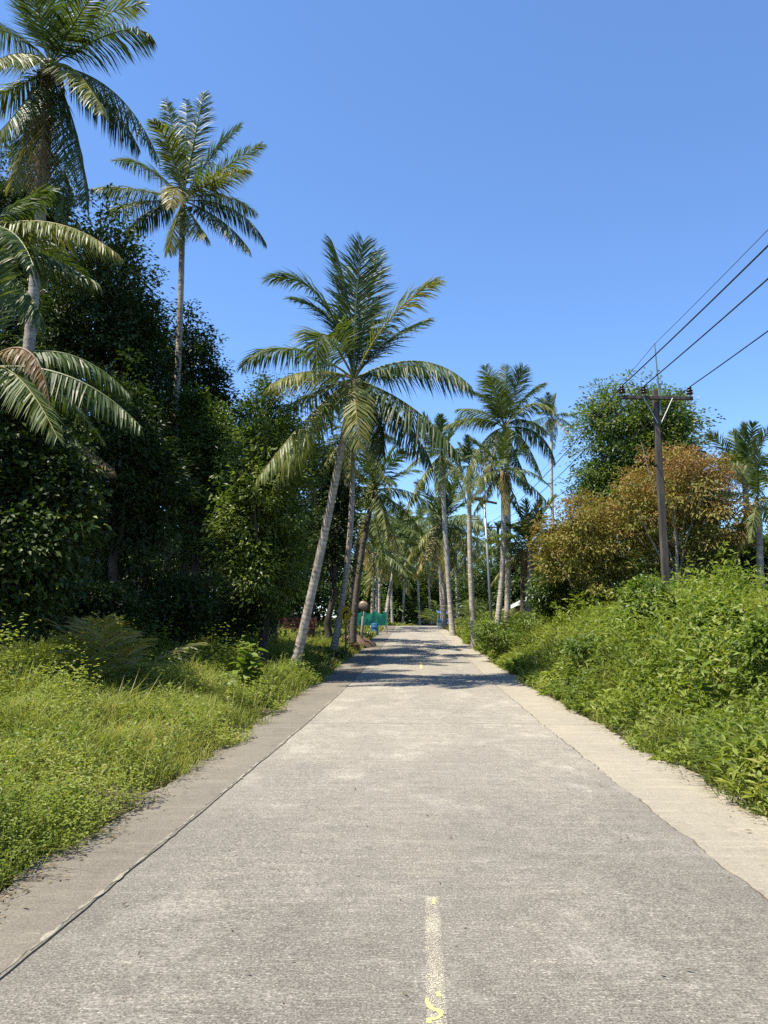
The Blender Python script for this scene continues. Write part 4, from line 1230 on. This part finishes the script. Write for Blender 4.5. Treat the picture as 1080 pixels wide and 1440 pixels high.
# green net fence
def cloth(name, label, cat, a, b, z0, z1, mat, seed, parts='panel', bulge=.12):
    r = np.random.default_rng(seed)
    base = np.array([a[0], a[1], hz1(a[0], a[1])])
    root = empty(name, base); tag(root, label, cat)
    n, m = 28, 8
    V = []; 
    for i_ in range(n):
        f = i_ / (n - 1); x = (b[0] - a[0]) * f; y = (b[1] - a[1]) * f
        for j_ in range(m):
            g_ = j_ / (m - 1)
            w = bulge * (float(vnoise(f * 9, g_ * 2.5, 1, seed)) - .5) * 2
            top = z1 * (1 - .12 * math.sin(f * math.pi * 3) ** 2)
            V.append((x + w * .3, y + w, z0 + (top - z0) * g_))
    q = [(i_ * m + j_, (i_ + 1) * m + j_, (i_ + 1) * m + j_ + 1, i_ * m + j_ + 1) for i_ in range(n - 1) for j_ in range(m - 1)]
    v = np.array([.3 + .6 * float(vnoise(i_ / 4, j_ / 2, 1, seed + 1)) for i_ in range(n - 1) for j_ in range(m - 1)])
    mobj(parts, np.array(V), np.array(q), mat, root, v, True)
    for k in range(4):
        f = k / 3
        x = (b[0] - a[0]) * f; y = (b[1] - a[1]) * f
        MB().tube([(x, y + .1, -.3), (x, y + .1, z1 + .1)], [.04, .035], 6).build('post', M['bark_pale'], root)
    return root
a = gbase(494, 58); b_ = gbase(544, 60)
cloth('net_fence', 'bright green shade net hung between posts behind the blue barrel', 'fence', a, b_, .6, 1.7, M['green_net'], 5)
# barrel
base = gbase(527, 58)
rt = empty('barrel', base); tag(rt, 'blue plastic barrel standing before the green net', 'barrel')
MB().lathe((0, 0, 0), [(.01, 0), (.27, .0), (.285, .05), (.285, .28), (.30, .30), (.285, .32), (.285, .58), (.30, .60), (.285, .62), (.285, .84), (.27, .88), (.24, .885), (.01, .87)], 18).build('drum', M['blue_drum'], rt, True)
MB().lathe((.12, 0, .875), [(.03, 0), (.03, .025), (.005, .026)], 8).build('bung', M['black'], rt)
for px, D, sc_, sd in ((517, 54, .5, 1), (512, 53.5, .42, 2)):
    base = gbase(px, D); r = np.random.default_rng(sd)
    mb = MB(); mb.lathe((0, 0, 0), [(.02, -.05), (.6, .0), (.72, .25), (.6, .5), (.35, .68), (.12, .72), (.10, .85), (.02, .84)], 12)
    mb.V = [((x + r.normal(0, .03)) * sc_, (y + r.normal(0, .03)) * sc_, z * sc_ * .9) for x, y, z in mb.V]
    o = mb.build('sack', M['sack'], None, True); o.location = tuple(base)
    tag(o, 'pale filled sack lying by the blue barrel', 'sack', 'sacks by the barrel')
# red dirt bank and box
base = gbase(500, 42)
mb = MB(); r = np.random.default_rng(8)
mb.lathe((0, 0, 0), [(1.2, -.25), (1.0, .1), (.8, .32), (.5, .46), (.2, .52), (.01, .54)], 18)
mb.V = [(x * (1 + r.normal(0, .07)), y * (1.5 + r.normal(0, .1)), z * (1 + r.normal(0, .12))) for x, y, z in mb.V]
o = mb.build('dirt_mound', M['dirt_red'], None, True); o.location = tuple(base)
tag(o, 'mound of bare red-brown dirt beside the road under the palms', 'dirt mound')
base = gbase(527, 37.5)
bx_ = gbase(526, 38); bx_[0] = float(road_x(38)) - 3.2; bx_[2] = hz1(bx_[0], 38) - .02
rt = empty('crate', bx_); tag(rt, 'faded red block lying at the road edge near the dirt mound', 'crate')
MB().box((0, 0, .20), (.42, .4, .40), rz=.2).build('block', M['red_box'], rt, bevel=.03)
MB().tube([(-1.2, .3, .22), (-.15, .05, .24)], [.05, .05], 7).build('bar', M['rust'], rt)
# blue tarp stall
a = gbase(617, 84); b_ = gbase(636, 82)
rt = empty('tarp_stall', a); tag(rt, 'small roadside stall covered with crumpled blue tarpaulin past the palms', 'stall')
w = b_[0] - a[0]
for px_, py_ in ((0, 0), (w, 0), (0, 1.6), (w, 1.6)):
    MB().tube([(px_, py_, -.2), (px_, py_, 1.55)], [.04, .04], 6).build('post', M['steel'], rt)
n = 12; V = []; q = []
for i_ in range(n):
    for j_ in range(n):
        f, g_ = i_ / (n - 1), j_ / (n - 1)
        V.append((-.15 + (w + .3) * f, -.25 + 2.1 * g_, 1.6 + .18 * float(vnoise(f * 5, g_ * 5, 1, 4)) - .1 * math.sin(f * 3.14) + .25 * g_))
q = [(i_ * n + j_, (i_ + 1) * n + j_, (i_ + 1) * n + j_ + 1, i_ * n + j_ + 1) for i_ in range(n - 1) for j_ in range(n - 1)]
mobj('roof_sheet', np.array(V), np.array(q), M['blue_tarp'], rt, np.random.default_rng(1).random(len(q)), True)
V = [];
for i_ in range(n):
    for j_ in range(n):
        f, g_ = i_ / (n - 1), j_ / (n - 1)
        V.append((-.1 + (w + .2) * f, -.2 + .5 * (1 - g_) * float(vnoise(f * 4, g_ * 3, 1, 6)) * -1, .0 + 1.0 * g_))
mobj('front_sheet', np.array(V), np.array(q), M['blue_tarp'], rt, np.random.default_rng(2).random(len(q)), True)

# little house on the right
base = gbase(752, 44)
rt = empty('small_house', base); tag(rt, 'small tan house with pale corrugated roof half hidden by palms and shrubs', 'house')
zr = pt(740, 836, 44)[2] - base[2]; ze = pt(730, 855, 44)[2] - base[2]
MB().box((0.6, 1.6, ze / 2 - .1), (3.0, 2.6, ze + .2)).build('wall', M['plaster'], rt)
roof_V = []; nr = 34
for k in range(nr):
    yy = -.2 + 3.6 * k / (nr - 1) - .3
    dz = .03 * (k % 2)
    roof_V.append((-1.4, yy, ze - .05 + dz)); roof_V.append((.7, yy, zr + .25 + dz)); roof_V.append((2.6, yy, ze + .1 + dz))
q = []
for k in range(nr - 1): q += [(3 * k, 3 * k + 1, 3 * k + 4, 3 * k + 3), (3 * k + 1, 3 * k + 2, 3 * k + 5, 3 * k + 4)]
mobj('roof', np.array(roof_V), np.array(q), M['roof'], rt)
MB().box((-.1, .28, ze * .55), (.7, .06, .6)).build('window', M['black'], rt)

# wooden seating platform in the wood
base = gbase(405, 40)
rt = empty('wooden_platform', base); tag(rt, 'low red-brown wooden platform with railing under the trees left of the leaning palm', 'platform')
for k in range(8):
    MB().box((-1.5 + .38 * k, 0, .45), (.36, 1.6, .05)).build('plank', M['wood_red'], rt)
for sx in (-1.5, -.5, .5, 1.3):
    for sy in (-.75, .75):
        MB().box((sx, sy + (.06 if sy > 0 else -.06), .5), (.09, .09, 1.1 if sy < 0 else 1.6)).build('post', M['wood_red'], rt)
for z in (.72, .98): MB().box((-.1, -.88, z), (3.1, .05, .09)).build('rail', M['wood_red'], rt)
for z in (.8, 1.0, 1.2): MB().box((-.1, .74, z), (3.1, .04, .16)).build('back_board', M['wood_red'], rt)
